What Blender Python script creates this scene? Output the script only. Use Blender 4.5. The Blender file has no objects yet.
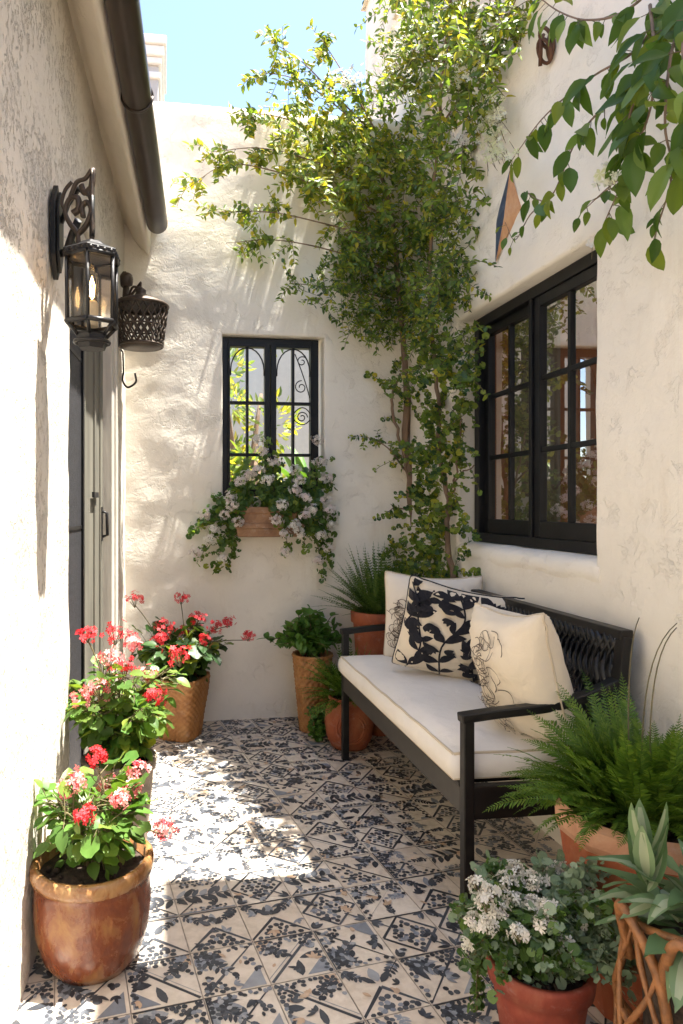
import bpy, bmesh, math, random
from mathutils import Vector, noise
V = Vector
rnd = random.Random(11)
PI = math.pi
C = bpy.context.scene.collection
scene = bpy.context.scene

# ------------------------------------------------------------------ camera maths (for finding real 3-D positions)
TH = math.radians(7.7); S_, C_ = math.sin(TH), math.cos(TH); F = 682.67
CX = 165 + F*math.tan(TH); CY = 505; H = 1.3
def P(x, y, Y):
    u = (x-CX)/F; t = Y/(C_-u*S_); return V((t*(S_+u*C_), Y, H+t*(CY-y)/F))
def onX(x, y, X):
    u = (x-CX)/F; t = X/(S_+u*C_); return V((X, t*(C_-u*S_), H+t*(CY-y)/F))

# the left house stands slightly askew: l runs along its wall, n out of it
LA = math.atan(.0646); LS, LC = math.sin(LA), math.cos(LA); LO = -.5009
def ML(l, n, z): return V((LO + l*LS + n*LC, l*LC - n*LS, z))

# ------------------------------------------------------------------ materials
def nt(name):
    m = bpy.data.materials.new(name); m.use_nodes = True
    t = m.node_tree; return m, t, t.nodes['Principled BSDF'], t.nodes['Material Output']
def N(t, typ, **kw):
    n = t.nodes.new(typ)
    for k, v in kw.items():
        if k in n.inputs.keys(): n.inputs[k].default_value = v
        else: setattr(n, k, v)
    return n
def rampn(t, stops, interp='LINEAR'):
    r = t.nodes.new('ShaderNodeValToRGB'); r.color_ramp.interpolation = interp
    els = r.color_ramp.elements
    while len(els) < len(stops): els.new(.5)
    for e, (p, c) in zip(els, stops):
        e.position = p; e.color = (c, c, c, 1) if not isinstance(c, (tuple, list)) else (*c, 1)
    return r
def pos(t, scale=(1, 1, 1)):
    g = t.nodes.new('ShaderNodeNewGeometry'); m = t.nodes.new('ShaderNodeMapping')
    m.inputs['Scale'].default_value = scale; t.links.new(g.outputs['Position'], m.inputs['Vector']); return m.outputs[0]
def plain(name, col, rough=.6, metal=0., var=.12, nscale=14, bump=.0, bscale=60, spec=.5, coat=0., stretch=(1, 1, 1)):
    m, t, b, o = nt(name); L = t.links.new
    v = pos(t, stretch); n = N(t, 'ShaderNodeTexNoise', Scale=nscale, Detail=5., Roughness=.6); L(v, n.inputs['Vector'])
    r = rampn(t, [(.3, tuple(c*(1-var) for c in col)), (.7, tuple(min(1, c*(1+var)) for c in col))])
    L(n.outputs['Fac'], r.inputs[0]); L(r.outputs[0], b.inputs['Base Color'])
    b.inputs['Roughness'].default_value = rough; b.inputs['Metallic'].default_value = metal
    b.inputs['Specular IOR Level'].default_value = spec
    b.inputs['Coat Weight'].default_value = coat; b.inputs['Coat Roughness'].default_value = .15
    if bump:
        n2 = N(t, 'ShaderNodeTexNoise', Scale=bscale, Detail=4.); L(v, n2.inputs['Vector'])
        bp = N(t, 'ShaderNodeBump', Strength=bump, Distance=.004); L(n2.outputs['Fac'], bp.inputs['Height']); L(bp.outputs[0], b.inputs['Normal'])
    return m
def stucco(name, col, pits=.0, crease=.5, sand=.25):
    m, t, b, o = nt(name); L = t.links.new
    v = pos(t)
    big = N(t, 'ShaderNodeTexNoise', Scale=1.6, Detail=5., Roughness=.6); L(v, big.inputs['Vector'])
    r = rampn(t, [(.25, tuple(c*.90 for c in col)), (.55, col), (.8, tuple(min(.9, c*1.04) for c in col))])
    L(big.outputs['Fac'], r.inputs[0])
    # scattered grime in the creases and rain streaks
    st = N(t, 'ShaderNodeTexNoise', Scale=5., Detail=6., Roughness=.65); L(pos(t, (1, 1, .28)), st.inputs['Vector'])
    sr = rampn(t, [(.60, 0.), (.78, 1.)]); L(st.outputs['Fac'], sr.inputs[0])
    mx = N(t, 'ShaderNodeMixRGB', blend_type='MULTIPLY'); mx.inputs['Color2'].default_value = (.80, .74, .66, 1)
    ml = N(t, 'ShaderNodeMath', operation='MULTIPLY'); ml.inputs[1].default_value = .55; L(sr.outputs[0], ml.inputs[0])
    L(ml.outputs[0], mx.inputs['Fac']); L(r.outputs[0], mx.inputs['Color1'])
    # trowel creases: thin contour lines of a distorted noise, only here and there
    n1 = N(t, 'ShaderNodeTexNoise', Scale=9., Detail=7., Roughness=.62, Distortion=.35); L(v, n1.inputs['Vector'])
    c1 = rampn(t, [(.455, 1.), (.488, .0), (.503, .0), (.515, 1.)]); L(n1.outputs['Fac'], c1.inputs[0])
    n2 = N(t, 'ShaderNodeTexNoise', Scale=8.5, Detail=3.); L(v, n2.inputs['Vector'])
    c2 = rampn(t, [(.50, 1.), (.60, .0)]); L(n2.outputs['Fac'], c2.inputs[0])
    mxl = N(t, 'ShaderNodeMath', operation='MAXIMUM'); L(c1.outputs[0], mxl.inputs[0]); L(c2.outputs[0], mxl.inputs[1])
    n3 = N(t, 'ShaderNodeTexNoise', Scale=95., Detail=4., Roughness=.65); L(v, n3.inputs['Vector'])
    n4 = N(t, 'ShaderNodeTexNoise', Scale=17., Detail=5., Roughness=.55, Distortion=.6); L(v, n4.inputs['Vector'])
    def add(a, b_, k):
        q = N(t, 'ShaderNodeMath', operation='MULTIPLY_ADD'); q.inputs[1].default_value = k; L(b_, q.inputs[0])
        if a is None: q.inputs[2].default_value = 0
        else: L(a, q.inputs[2])
        return q.outputs[0]
    h = add(None, mxl.outputs[0], crease); h = add(h, n3.outputs['Fac'], sand); h = add(h, n4.outputs['Fac'], .75)
    n6 = N(t, 'ShaderNodeTexNoise', Scale=4.5, Detail=4., Roughness=.55, Distortion=.7); L(pos(t, (1, 1, 1.7)), n6.inputs['Vector']); h = add(h, n6.outputs['Fac'], .85)
    if pits:
        n5 = N(t, 'ShaderNodeTexNoise', Scale=46., Detail=5., Roughness=.68, Distortion=.3); L(pos(t, (1, 1, .7)), n5.inputs['Vector'])
        n7 = N(t, 'ShaderNodeTexNoise', Scale=3.4, Detail=5., Roughness=.6); L(v, n7.inputs['Vector'])
        sb_ = N(t, 'ShaderNodeMath', operation='MULTIPLY_ADD'); sb_.inputs[1].default_value = -.62; L(n7.outputs['Fac'], sb_.inputs[0]); L(n5.outputs['Fac'], sb_.inputs[2])
        c5 = rampn(t, [(.085, 0.), (.165, 1.)]); L(sb_.outputs[0], c5.inputs[0])
        h = add(h, c5.outputs[0], pits)
    bp = N(t, 'ShaderNodeBump', Strength=.75, Distance=.006); L(h, bp.inputs['Height']); L(bp.outputs[0], b.inputs['Normal'])
    L(mx.outputs[0], b.inputs['Base Color']); b.inputs['Roughness'].default_value = .95; b.inputs['Specular IOR Level'].default_value = .15
    return m
def leafmat(name, cols, rough=.45, trans=.35, tcol=None, spec=.4):
    m, t, b, o = nt(name); L = t.links.new
    g = t.nodes.new('ShaderNodeNewGeometry')
    r = rampn(t, [(i/(len(cols)-1), c) for i, c in enumerate(cols)]); L(g.outputs['Random Per Island'], r.inputs[0])
    L(r.outputs[0], b.inputs['Base Color']); b.inputs['Roughness'].default_value = rough
    b.inputs['Specular IOR Level'].default_value = spec
    tr = t.nodes.new('ShaderNodeBsdfTranslucent')
    mx = N(t, 'ShaderNodeMixRGB', blend_type='MULTIPLY', Fac=1.); L(r.outputs[0], mx.inputs['Color1'])
    mx.inputs['Color2'].default_value = (*(tcol or (1.9, 1.7, .6)), 1); L(mx.outputs[0], tr.inputs['Color'])
    ms = N(t, 'ShaderNodeMixShader', Fac=trans); L(b.outputs[0], ms.inputs[1]); L(tr.outputs[0], ms.inputs[2]); L(ms.outputs[0], o.inputs['Surface'])
    return m
def glassmat(name, tint=(1, 1, 1), refl=1.0, rough=.0):
    m, t, b, o = nt(name); L = t.links.new; t.nodes.remove(b)
    tr = N(t, 'ShaderNodeBsdfTransparent'); tr.inputs['Color'].default_value = (*tint, 1)
    gl = N(t, 'ShaderNodeBsdfGlossy'); gl.inputs['Roughness'].default_value = rough
    fr = N(t, 'ShaderNodeFresnel', IOR=1.52); k = N(t, 'ShaderNodeMath', operation='MULTIPLY'); k.inputs[1].default_value = refl
    L(fr.outputs[0], k.inputs[0]); ms = N(t, 'ShaderNodeMixShader'); L(k.outputs[0], ms.inputs[0]); L(tr.outputs[0], ms.inputs[1]); L(gl.outputs[0], ms.inputs[2])
    L(ms.outputs[0], o.inputs['Surface']); return m
def potmat(name, c0, c1, c2, rough=.5, scale=9, bump=.3, coat=.0, stretch=(1, 1, .6), bloom=.55):
    m, t, b, o = nt(name); L = t.links.new; v = pos(t, stretch)
    n = N(t, 'ShaderNodeTexNoise', Scale=scale, Detail=7., Roughness=.68, Distortion=.5); L(v, n.inputs['Vector'])
    r = rampn(t, [(.3, c0), (.5, c1), (.7, c2)]); L(n.outputs['Fac'], r.inputs[0])
    ns = N(t, 'ShaderNodeTexNoise', Scale=13., Detail=8., Roughness=.72); L(pos(t, (1, 1, 1.6)), ns.inputs['Vector']); rs = rampn(t, [(.56, 0.), (.72, bloom)]); L(ns.outputs['Fac'], rs.inputs[0])
    ms_ = N(t, 'ShaderNodeMixRGB'); L(rs.outputs[0], ms_.inputs['Fac']); L(r.outputs[0], ms_.inputs['Color1']); ms_.inputs['Color2'].default_value = (*[min(.6, c*.6+.20) for c in c2], 1); L(ms_.outputs[0], b.inputs['Base Color'])
    rr = rampn(t, [(.3, rough*.8), (.7, min(1, rough*1.25))]); L(n.outputs['Fac'], rr.inputs[0]); L(rr.outputs[0], b.inputs['Roughness'])
    b.inputs['Coat Weight'].default_value = coat; b.inputs['Coat Roughness'].default_value = .2
    n2 = N(t, 'ShaderNodeTexNoise', Scale=55., Detail=4.); L(v, n2.inputs['Vector'])
    bp = N(t, 'ShaderNodeBump', Strength=bump, Distance=.004); L(n2.outputs['Fac'], bp.inputs['Height']); L(bp.outputs[0], b.inputs['Normal'])
    return m
def tilemat(name, cols, rough=.34, bump=.12):
    m, t, b, o = nt(name); L = t.links.new
    g = t.nodes.new('ShaderNodeNewGeometry'); r = rampn(t, [(i/(len(cols)-1), c) for i, c in enumerate(cols)]); L(g.outputs['Random Per Island'], r.inputs[0])
    v = pos(t); n = N(t, 'ShaderNodeTexNoise', Scale=22., Detail=5., Roughness=.65); L(v, n.inputs['Vector'])
    rr = rampn(t, [(.35, (.80, .78, .76)), (.6, (1, 1, 1))]); L(n.outputs['Fac'], rr.inputs[0])
    mx = N(t, 'ShaderNodeMixRGB', blend_type='MULTIPLY', Fac=.8); L(r.outputs[0], mx.inputs['Color1']); L(rr.outputs[0], mx.inputs['Color2'])
    L(mx.outputs[0], b.inputs['Base Color'])
    q = rampn(t, [(.3, rough*.8), (.7, rough*1.5)]); L(n.outputs['Fac'], q.inputs[0]); L(q.outputs[0], b.inputs['Roughness'])
    n2 = N(t, 'ShaderNodeTexNoise', Scale=40., Detail=3.); L(v, n2.inputs['Vector'])
    bp = N(t, 'ShaderNodeBump', Strength=bump, Distance=.003); L(n2.outputs['Fac'], bp.inputs['Height']); L(bp.outputs[0], b.inputs['Normal'])
    return m
def fabric(name, col, var=.05):
    m, t, b, o = nt(name); L = t.links.new; v = pos(t)
    n = N(t, 'ShaderNodeTexNoise', Scale=6., Detail=5.); L(v, n.inputs['Vector'])
    r = rampn(t, [(.3, tuple(c*(1-var) for c in col)), (.7, tuple(min(.9, c*(1+var)) for c in col))]); L(n.outputs['Fac'], r.inputs[0]); L(r.outputs[0], b.inputs['Base Color'])
    b.inputs['Roughness'].default_value = .95; b.inputs['Specular IOR Level'].default_value = .1
    b.inputs['Sheen Weight'].default_value = .2
    n2 = N(t, 'ShaderNodeTexNoise', Scale=420., Detail=2.); L(v, n2.inputs['Vector'])
    n3 = N(t, 'ShaderNodeTexNoise', Scale=14., Detail=3., Distortion=.8); L(v, n3.inputs['Vector'])
    ad = N(t, 'ShaderNodeMath', operation='MULTIPLY_ADD'); ad.inputs[1].default_value = .12; L(n2.outputs['Fac'], ad.inputs[0]); L(n3.outputs['Fac'], ad.inputs[2])
    bp = N(t, 'ShaderNodeBump', Strength=.5, Distance=.012); L(ad.outputs[0], bp.inputs['Height']); L(bp.outputs[0], b.inputs['Normal'])
    return m
def emit(name, col, s):
    m, t, b, o = nt(name); b.inputs['Base Color'].default_value = (*col, 1)
    b.inputs['Emission Color'].default_value = (*col, 1); b.inputs['Emission Strength'].default_value = s; return m

M = dict(
    stucco_l=stucco('stucco_pitted', (.84, .782, .688), pits=2.0, crease=.4),
    stucco_b=stucco('stucco_trowelled', (.84, .782, .688), crease=.5, sand=.3),
    stucco_r=stucco('stucco_creased', (.84, .782, .688), crease=.42, sand=.3),
    plaster=stucco('plaster_cove', (.80, .73, .62), crease=.4, sand=.15),
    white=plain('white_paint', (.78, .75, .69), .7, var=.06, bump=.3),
    black=plain('black_paint', (.007, .007, .008), .42, var=.3, bump=.1, spec=.3),
    iron=plain('black_iron', (.02, .019, .02), .45, .4, var=.3, bump=.3, bscale=120),
    bench=plain('bench_metal', (.010, .009, .0085), .45, .0, var=.3, bump=.1, spec=.35),
    apron=plain('bench_rail', (.040, .035, .031), .5, .2, var=.2),
    strap=plain('woven_strap', (.007, .007, .008), .40, var=.4, bump=.3),
    bronze=plain('bronze_iron', (.075, .055, .042), .5, .5, var=.35, bump=.4, bscale=90),
    gutter=plain('brown_gutter', (.055, .040, .031), .32, .25, var=.2, nscale=6),
    door=plain('door_grey_green', (.17, .16, .13), .7, var=.35, nscale=9, bump=.3, stretch=(1, 1, .12)),
    screen=plain('dark_screen', (.03, .03, .036), .6, var=.5, nscale=60, bump=.5, bscale=160),
    wood_white=plain('weathered_white_wood', (.58, .54, .47), .8, var=.22, nscale=12, bump=.7, bscale=40, stretch=(1, 1, .12)),
    rust=plain('rusty_iron', (.13, .06, .035), .75, .3, var=.4, bump=.5),
    glass=glassmat('window_glass'),
    glass_r=glassmat('window_glass_dim', (.84, .82, .78), .62),
    glass_lan=glassmat('lantern_glass', (.90, .88, .85), 1.0, .10),
    bulb=emit('bulb_glass', (1., .72, .40), 1.0), filament=emit('filament', (1., .62, .25), 9.),
    candle=plain('ivory_candle', (.75, .62, .42), .6),
    soil=plain('potting_soil', (.045, .03, .022), .95, var=.6, nscale=60, bump=1., bscale=70),
    pot_glaze=potmat('glazed_terracotta', (.09, .020, .010), (.19, .050, .016), (.33, .16, .048), .26, 13, .6, .3, bloom=.12),
    pot_rim=potmat('glazed_ochre_rim', (.16, .065, .022), (.29, .13, .045), (.40, .24, .10), .26, 22, .5, .35, bloom=.1),
    pot_terra=potmat('terracotta', (.20, .045, .018), (.32, .08, .03), (.40, .15, .07), .75, 8, .4),
    pot_red=potmat('red_terracotta', (.17, .028, .016), (.25, .045, .024), (.34, .11, .065), .65, 10, .4),
    pot_ochre=potmat('ochre_clay', (.22, .085, .022), (.36, .16, .048), (.45, .24, .09), .6, 10, .5),
    pot_stone=potmat('grey_brown_clay', (.16, .13, .10), (.26, .21, .16), (.34, .28, .22), .8, 9, .6),
    pot_tan=potmat('tan_clay', (.36, .16, .09), (.50, .26, .16), (.58, .34, .22), .7, 12, .4),
    pot_box=potmat('aged_clay_box', (.20, .10, .05), (.31, .17, .09), (.38, .24, .14), .8, 12, .5),
    twig=plain('bentwood', (.23, .095, .032), .5, var=.5, nscale=34, bump=.9, stretch=(1, 1, 1)),
    bark=plain('vine_bark', (.20, .13, .085), .9, var=.4, nscale=24, bump=.9, bscale=70, stretch=(1, 1, .25)),
    stem=plain('green_stem', (.12, .10, .045), .7, var=.3),
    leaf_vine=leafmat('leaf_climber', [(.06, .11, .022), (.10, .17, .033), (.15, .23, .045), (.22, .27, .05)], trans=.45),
    leaf_sun=leafmat('leaf_climber_sunlit', [(.11, .18, .03), (.18, .25, .04), (.28, .31, .045), (.42, .37, .05)], trans=.5),  # yellower, brighter copy of the climber leaf, sunlight put into its colour
    leaf_big=leafmat('leaf_broad', [(.04, .09, .015), (.065, .125, .02), (.11, .17, .025), (.17, .22, .03)], rough=.42, trans=.45, spec=.25),
    leaf_ger=leafmat('leaf_geranium', [(.06, .13, .025), (.10, .18, .035), (.16, .24, .05)], trans=.35),
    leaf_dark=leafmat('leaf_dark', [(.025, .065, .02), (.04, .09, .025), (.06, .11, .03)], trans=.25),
    leaf_herb=leafmat('leaf_herb', [(.05, .13, .02), (.08, .18, .03), (.11, .22, .04)], trans=.3),
    leaf_ivy=leafmat('leaf_trailing', [(.045, .10, .025), (.07, .14, .035), (.11, .19, .05)], trans=.35),
    fern=leafmat('fern_green', [(.055, .12, .015), (.085, .17, .02), (.14, .22, .03)], trans=.3),
    sword=leafmat('sword_fern', [(.05, .11, .02), (.08, .15, .03), (.13, .19, .04)], trans=.3),
    leaf_grey=leafmat('leaf_grey_green', [(.13, .20, .12), (.20, .27, .17), (.28, .35, .24)], rough=.6, trans=.25, tcol=(1.2, 1.3, .9)),
    leaf_var=leafmat('leaf_variegated', [(.08, .15, .06), (.12, .20, .09), (.17, .25, .13)], rough=.5, trans=.2, tcol=(1.2, 1.3, .9)),
    leaf_stripe=leafmat('leaf_pale_stripe', [(.24, .31, .19), (.34, .39, .26)], rough=.5, trans=.2, tcol=(1.1, 1.1, .9)),
    red=leafmat('petal_red', [(.50, .02, .03), (.66, .035, .05), (.72, .10, .11)], .6, .3, (1.2, .7, .7), .2),
    pink=leafmat('petal_pink', [(.62, .05, .08), (.72, .12, .14), (.78, .30, .30), (.80, .55, .48)], .6, .3, (1.1, .9, .9), .2),
    petal_white=leafmat('petal_white', [(.74, .72, .64), (.80, .79, .74), (.78, .70, .66)], .6, .3, (1, 1, .9), .2),
    petal_blush=leafmat('petal_blush', [(.76, .70, .65), (.80, .76, .72), (.77, .64, .61)], .6, .3, (1, .95, .9), .2),
    petal_cream=leafmat('petal_cream', [(.66, .68, .42), (.74, .74, .55), (.80, .79, .70)], .6, .35, (1, 1, .8), .2),
    cushion=fabric('cushion_canvas', (.74, .69, .63)), linen=fabric('linen', (.70, .61, .48)), linen_pale=fabric('pale_linen', (.74, .68, .60)),
    piping=fabric('piping', (.55, .46, .34)), ink=fabric('ink_print', (.018, .018, .024)), inkline=fabric('ink_line', (.10, .075, .06)),
    tile=tilemat('tile_cream', [(.64, .54, .44), (.70, .61, .51), (.73, .65, .56), (.66, .57, .48)]),
    grout=plain('grout', (.40, .34, .29), .9, var=.3, nscale=40, bump=.5),
    tdark=tilemat('tile_ink', [(.035, .038, .046), (.055, .06, .072), (.10, .11, .13)], .36),
    tblue=tilemat('tile_grey_blue', [(.20, .22, .26), (.27, .29, .33), (.36, .37, .39)], .36),
    ttan=tilemat('tile_tan', [(.50, .34, .23), (.58, .43, .31)], .36),
    dirt=plain('ground_earth', (.22, .18, .13), .95, var=.3, nscale=3, bump=.5),
    roof=potmat('roof_clay', (.26, .10, .05), (.36, .16, .08), (.44, .24, .14), .8, 5, .5),
    room=plain('room_wall', (.45, .33, .22), .9, var=.1), room_floor=plain('room_floor', (.14, .08, .045), .5, var=.2),
    room_glow=plain('room_warm_glow', (.52, .22, .09), .8, var=.12),  # warm glow behind the panes put into the wall colour
    curtain=fabric('curtain', (.42, .36, .28)),
    tile_orange=potmat('ornament_orange', (.40, .17, .07), (.52, .26, .12), (.58, .34, .18), .4, 20, .3), 
    tile_navy=potmat('ornament_blue', (.02, .03, .07), (.035, .06, .13), (.10, .14, .22), .35, 60, .3),
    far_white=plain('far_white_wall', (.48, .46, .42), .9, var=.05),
)

# ------------------------------------------------------------------ mesh building
def origin(o):
    v = V((0, 0, 0))
    while o: v += o.location; o = o.parent
    return v
class MB:
    def __init__(s): s.v = []; s.f = []; s.m = []; s.mats = []; s.sm = []
    def mi(s, m):
        if m not in s.mats: s.mats.append(m)
        return s.mats.index(m)
    def face(s, pts, m, smooth=False):
        b = len(s.v); s.v += [V(p) for p in pts]; s.f.append(tuple(range(b, b+len(pts)))); s.m.append(s.mi(m)); s.sm.append(smooth)
    def idx(s, pts): b = len(s.v); s.v += [V(p) for p in pts]; return list(range(b, b+len(pts)))
    def fi(s, ids, m, smooth=False): s.f.append(tuple(ids)); s.m.append(s.mi(m)); s.sm.append(smooth)
    def boxm(s, fn, a, b, m):
        (x0, y0, z0), (x1, y1, z1) = a, b
        i = s.idx([fn(x, y, z) for x in (x0, x1) for y in (y0, y1) for z in (z0, z1)])
        for q in ((0, 1, 3, 2), (4, 6, 7, 5), (0, 4, 5, 1), (2, 3, 7, 6), (0, 2, 6, 4), (1, 5, 7, 3)): s.fi([i[k] for k in q], m)
    def box(s, a, b, m): s.boxm(lambda x, y, z: V((x, y, z)), a, b, m)
    def grid(s, rows, m, smooth=True, closed=False):
        n = len(rows[0]); ids = [s.idx(r) for r in rows]
        for a in range(len(rows)-1):
            for b in range(n if closed else n-1):
                c = (b+1) % n; s.fi((ids[a][b], ids[a][c], ids[a+1][c], ids[a+1][b]), m, smooth)
        return ids
    def tube(s, pts, r, m, sides=6, cap=True, flat=1.0):
        pts = [V(p) for p in pts]; n = len(pts)
        rs = r if isinstance(r, (list, tuple)) else [r]*n
        rows = []; up = None
        for i, p in enumerate(pts):
            d = (pts[min(i+1, n-1)]-pts[max(i-1, 0)]).normalized()
            if up is None:
                up = V((0, 0, 1)) if abs(d.z) < .9 else V((1, 0, 0))
            x = d.cross(up)
            if x.length < 1e-5: x = d.orthogonal()
            x.normalize(); up = x.cross(d).normalized()
            rows.append([p + (x*math.cos(2*PI*k/sides) + up*flat*math.sin(2*PI*k/sides))*rs[i] for k in range(sides)])
        ids = s.grid(rows, m, True, True)
        if cap:
            s.fi(ids[0][::-1], m); s.fi(ids[-1], m)
    def bar(s, pts, w, h, m):            # rectangular bar swept along points
        pts = [V(p) for p in pts]; n = len(pts); rows = []
        for i, p in enumerate(pts):
            d = (pts[min(i+1, n-1)]-pts[max(i-1, 0)]).normalized()
            ref = V((0, 0, 1)) if abs(d.z) < .8 else V((0, 1, 0))
            x = d.cross(ref).normalized(); u = x.cross(d).normalized()
            rows.append([p+x*a*w/2+u*b*h/2 for a, b in ((1, 1), (-1, 1), (-1, -1), (1, -1))])
        ids = s.grid(rows, m, False, True); s.fi(ids[0][::-1], m); s.fi(ids[-1], m)
    def lathe(s, c, prof, m, sides=40, smooth=True, fn=None, matfn=None):
        c = V(c); rows = []
        for r, z in prof:
            row = []
            for k in range(sides):
                a = 2*PI*k/sides; rr = r*(fn(a, z) if fn else 1)
                row.append(c+V((rr*math.cos(a), rr*math.sin(a), z)))
            rows.append(row)
        n = sides; ids = [s.idx(r) for r in rows]
        for a in range(len(rows)-1):
            mm = matfn(prof[a], prof[a+1]) if matfn else m
            for b in range(n): s.fi((ids[a][b], ids[a][(b+1) % n], ids[a+1][(b+1) % n], ids[a+1][b]), mm, smooth)
        s.fi(ids[0][::-1], m); s.fi(ids[-1], m)
    def blob(s, c, r, m, sides=8, rings=5, jit=0.):
        c = V(c); r = V(r) if not isinstance(r, (int, float)) else V((r, r, r)); rows = []
        for i in range(rings+1):
            t = PI*i/rings; rows.append([c+V((r.x*math.sin(t)*math.cos(2*PI*k/sides), r.y*math.sin(t)*math.sin(2*PI*k/sides), -r.z*math.cos(t)))*(1+rnd.uniform(-jit, jit)) for k in range(sides)])
        s.grid(rows, m, True, True)
    # leaves ------------------------------------------------
    def leaf(s, p, d, nrm, L, W, m, fold=.25, curl=.15):
        p = V(p); d = V(d).normalized(); x = d.cross(V(nrm))
        if x.length < 1e-4: x = d.orthogonal()
        x.normalize(); n = x.cross(d)
        b = p; t = p+d*L-n*L*curl
        def q(f, w): return p+d*L*f+x*w*W*.5+n*(abs(w)*W*.5*fold - L*curl*f*f)
        i = s.idx([b, q(.28, .85), q(.62, .8), t, q(.62, -.8), q(.28, -.85)])
        s.fi((i[0], i[1], i[2], i[3]), m, True); s.fi((i[0], i[3], i[4], i[5]), m, True)
    def bigleaf(s, p, d, nrm, L, W, m, fold=.25, curl=.3, stripe=None, wave=0.):
        p = V(p); d = V(d).normalized(); x = d.cross(V(nrm))
        if x.length < 1e-4: x = d.orthogonal()
        x.normalize(); n = x.cross(d)
        fs = [0, .12, .3, .5, .7, .87, 1.]; ws = [.12, .62, .95, 1., .78, .42, .02]
        ph = rnd.random()*6
        rows = []
        for f, w in zip(fs, ws):
            row = []
            for k in (-1, -.45, 0, .45, 1):
                row.append(p+d*L*(f-.12*curl*f*f)+x*k*w*W*.5+n*(abs(k)*w*W*.5*fold-L*curl*f*f+wave*W*abs(k)*math.sin(f*9+ph+k)))
            rows.append(row)
        ids = [s.idx(r) for r in rows]
        for a in range(6):
            for b in range(4): s.fi((ids[a][b], ids[a][b+1], ids[a+1][b+1], ids[a+1][b]), stripe if (stripe and b in (1, 2) and a < 5) else m, True)
    def roundleaf(s, p, d, nrm, R, m, cup=.25, lobes=5):
        p = V(p); d = V(d).normalized(); x = d.cross(V(nrm))
        if x.length < 1e-4: x = d.orthogonal()
        x.normalize(); n = x.cross(d); c = p+d*R*.75
        k = 13; ring = []
        for i in range(k):
            a = PI+(.25+ (2*PI-.5)*i/(k-1))*1.0
            rr = R*(1+.07*math.sin(i*2.6)); ring.append(c+(d*math.cos(a)+x*math.sin(a))*rr+n*cup*R*(.6+.4*math.sin(i*2.1)))
        ci = s.idx([c])[0]; ri = s.idx(ring)
        for i in range(k-1): s.fi((ci, ri[i], ri[i+1]), m, True)
    def floret(s, p, nrm, R, m, k=5):
        p = V(p); n = V(nrm).normalized(); x = n.orthogonal().normalized(); y = n.cross(x); a0 = rnd.random()*6
        ci = s.idx([p])[0]
        for i in range(k):
            a = a0+2*PI*i/k
            def q(da, r, h): return p+(x*math.cos(a+da)+y*math.sin(a+da))*R*r+n*R*h
            j = s.idx([q(-.42, .7, .25), q(0, 1., .15), q(.42, .7, .25)])
            s.fi((ci, j[0], j[1], j[2]), m, True)
    def build(s, name, parent=None, bevel=0., weld=False):
        o0 = origin(parent) if parent else V((0, 0, 0))
        me = bpy.data.meshes.new(name)
        loc = V((0, 0, 0))
        if parent is None and s.v:
            xs = [v.x for v in s.v]; ys = [v.y for v in s.v]; zs = [v.z for v in s.v]
            loc = V(((min(xs)+max(xs))/2, (min(ys)+max(ys))/2, min(zs))); o0 = loc
        me.from_pydata([v-o0 for v in s.v], [], s.f)
        for m in s.mats: me.materials.append(m)
        me.polygons.foreach_set('material_index', s.m); me.polygons.foreach_set('use_smooth', s.sm)
        if weld:
            bm = bmesh.new(); bm.from_mesh(me); bmesh.ops.remove_doubles(bm, verts=bm.verts, dist=1e-4); bmesh.ops.recalc_face_normals(bm, faces=bm.faces); bm.to_mesh(me); bm.free()
        me.update(); o = bpy.data.objects.new(name, me); C.objects.link(o); o.location = loc
        if parent: o.parent = parent
        if bevel:
            md = o.modifiers.new('bevel', 'BEVEL'); md.width = bevel; md.segments = 2; md.limit_method = 'ANGLE'; md.angle_limit = .6
        return o
def tag(o, label=None, cat=None, group=None, kind=None):
    if label: o['label'] = label
    if cat: o['category'] = cat
    if group: o['group'] = group
    if kind: o['kind'] = kind
    return o
def thing(name, label, cat, loc, group=None):
    o = bpy.data.objects.new(name, None); C.objects.link(o); o.location = V(loc); o.empty_display_size = .1
    return tag(o, label, cat, group)
def rv(k=1.): return V((rnd.gauss(0, k), rnd.gauss(0, k), rnd.gauss(0, k)))
def rdir():
    while True:
        v = V((rnd.uniform(-1, 1), rnd.uniform(-1, 1), rnd.uniform(-1, 1)))
        if .05 < v.length < 1: return v.normalized()
def bez(a, b, c, n=8):
    a, b, c = V(a), V(b), V(c); return [a*(1-t)**2+b*2*t*(1-t)+c*t*t for t in [i/n for i in range(n+1)]]
def smoothpath(pts, n=5):
    pts = [V(p) for p in pts]; q = [pts[0]*2-pts[1]]+pts+[pts[-1]*2-pts[-2]]; out = []
    for i in range(1, len(q)-2):
        for k in range(n):
            t = k/n; a, b, c, d = q[i-1:i+3]
            out.append(.5*((2*b)+(c-a)*t+(2*a-5*b+4*c-d)*t*t+(3*b-a-3*c+d)*t**3))
    return out+[pts[-1]]
def fbm(p, sc, o=4): return noise.fractal(p*sc, 1.0, 2.0, o)

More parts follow.
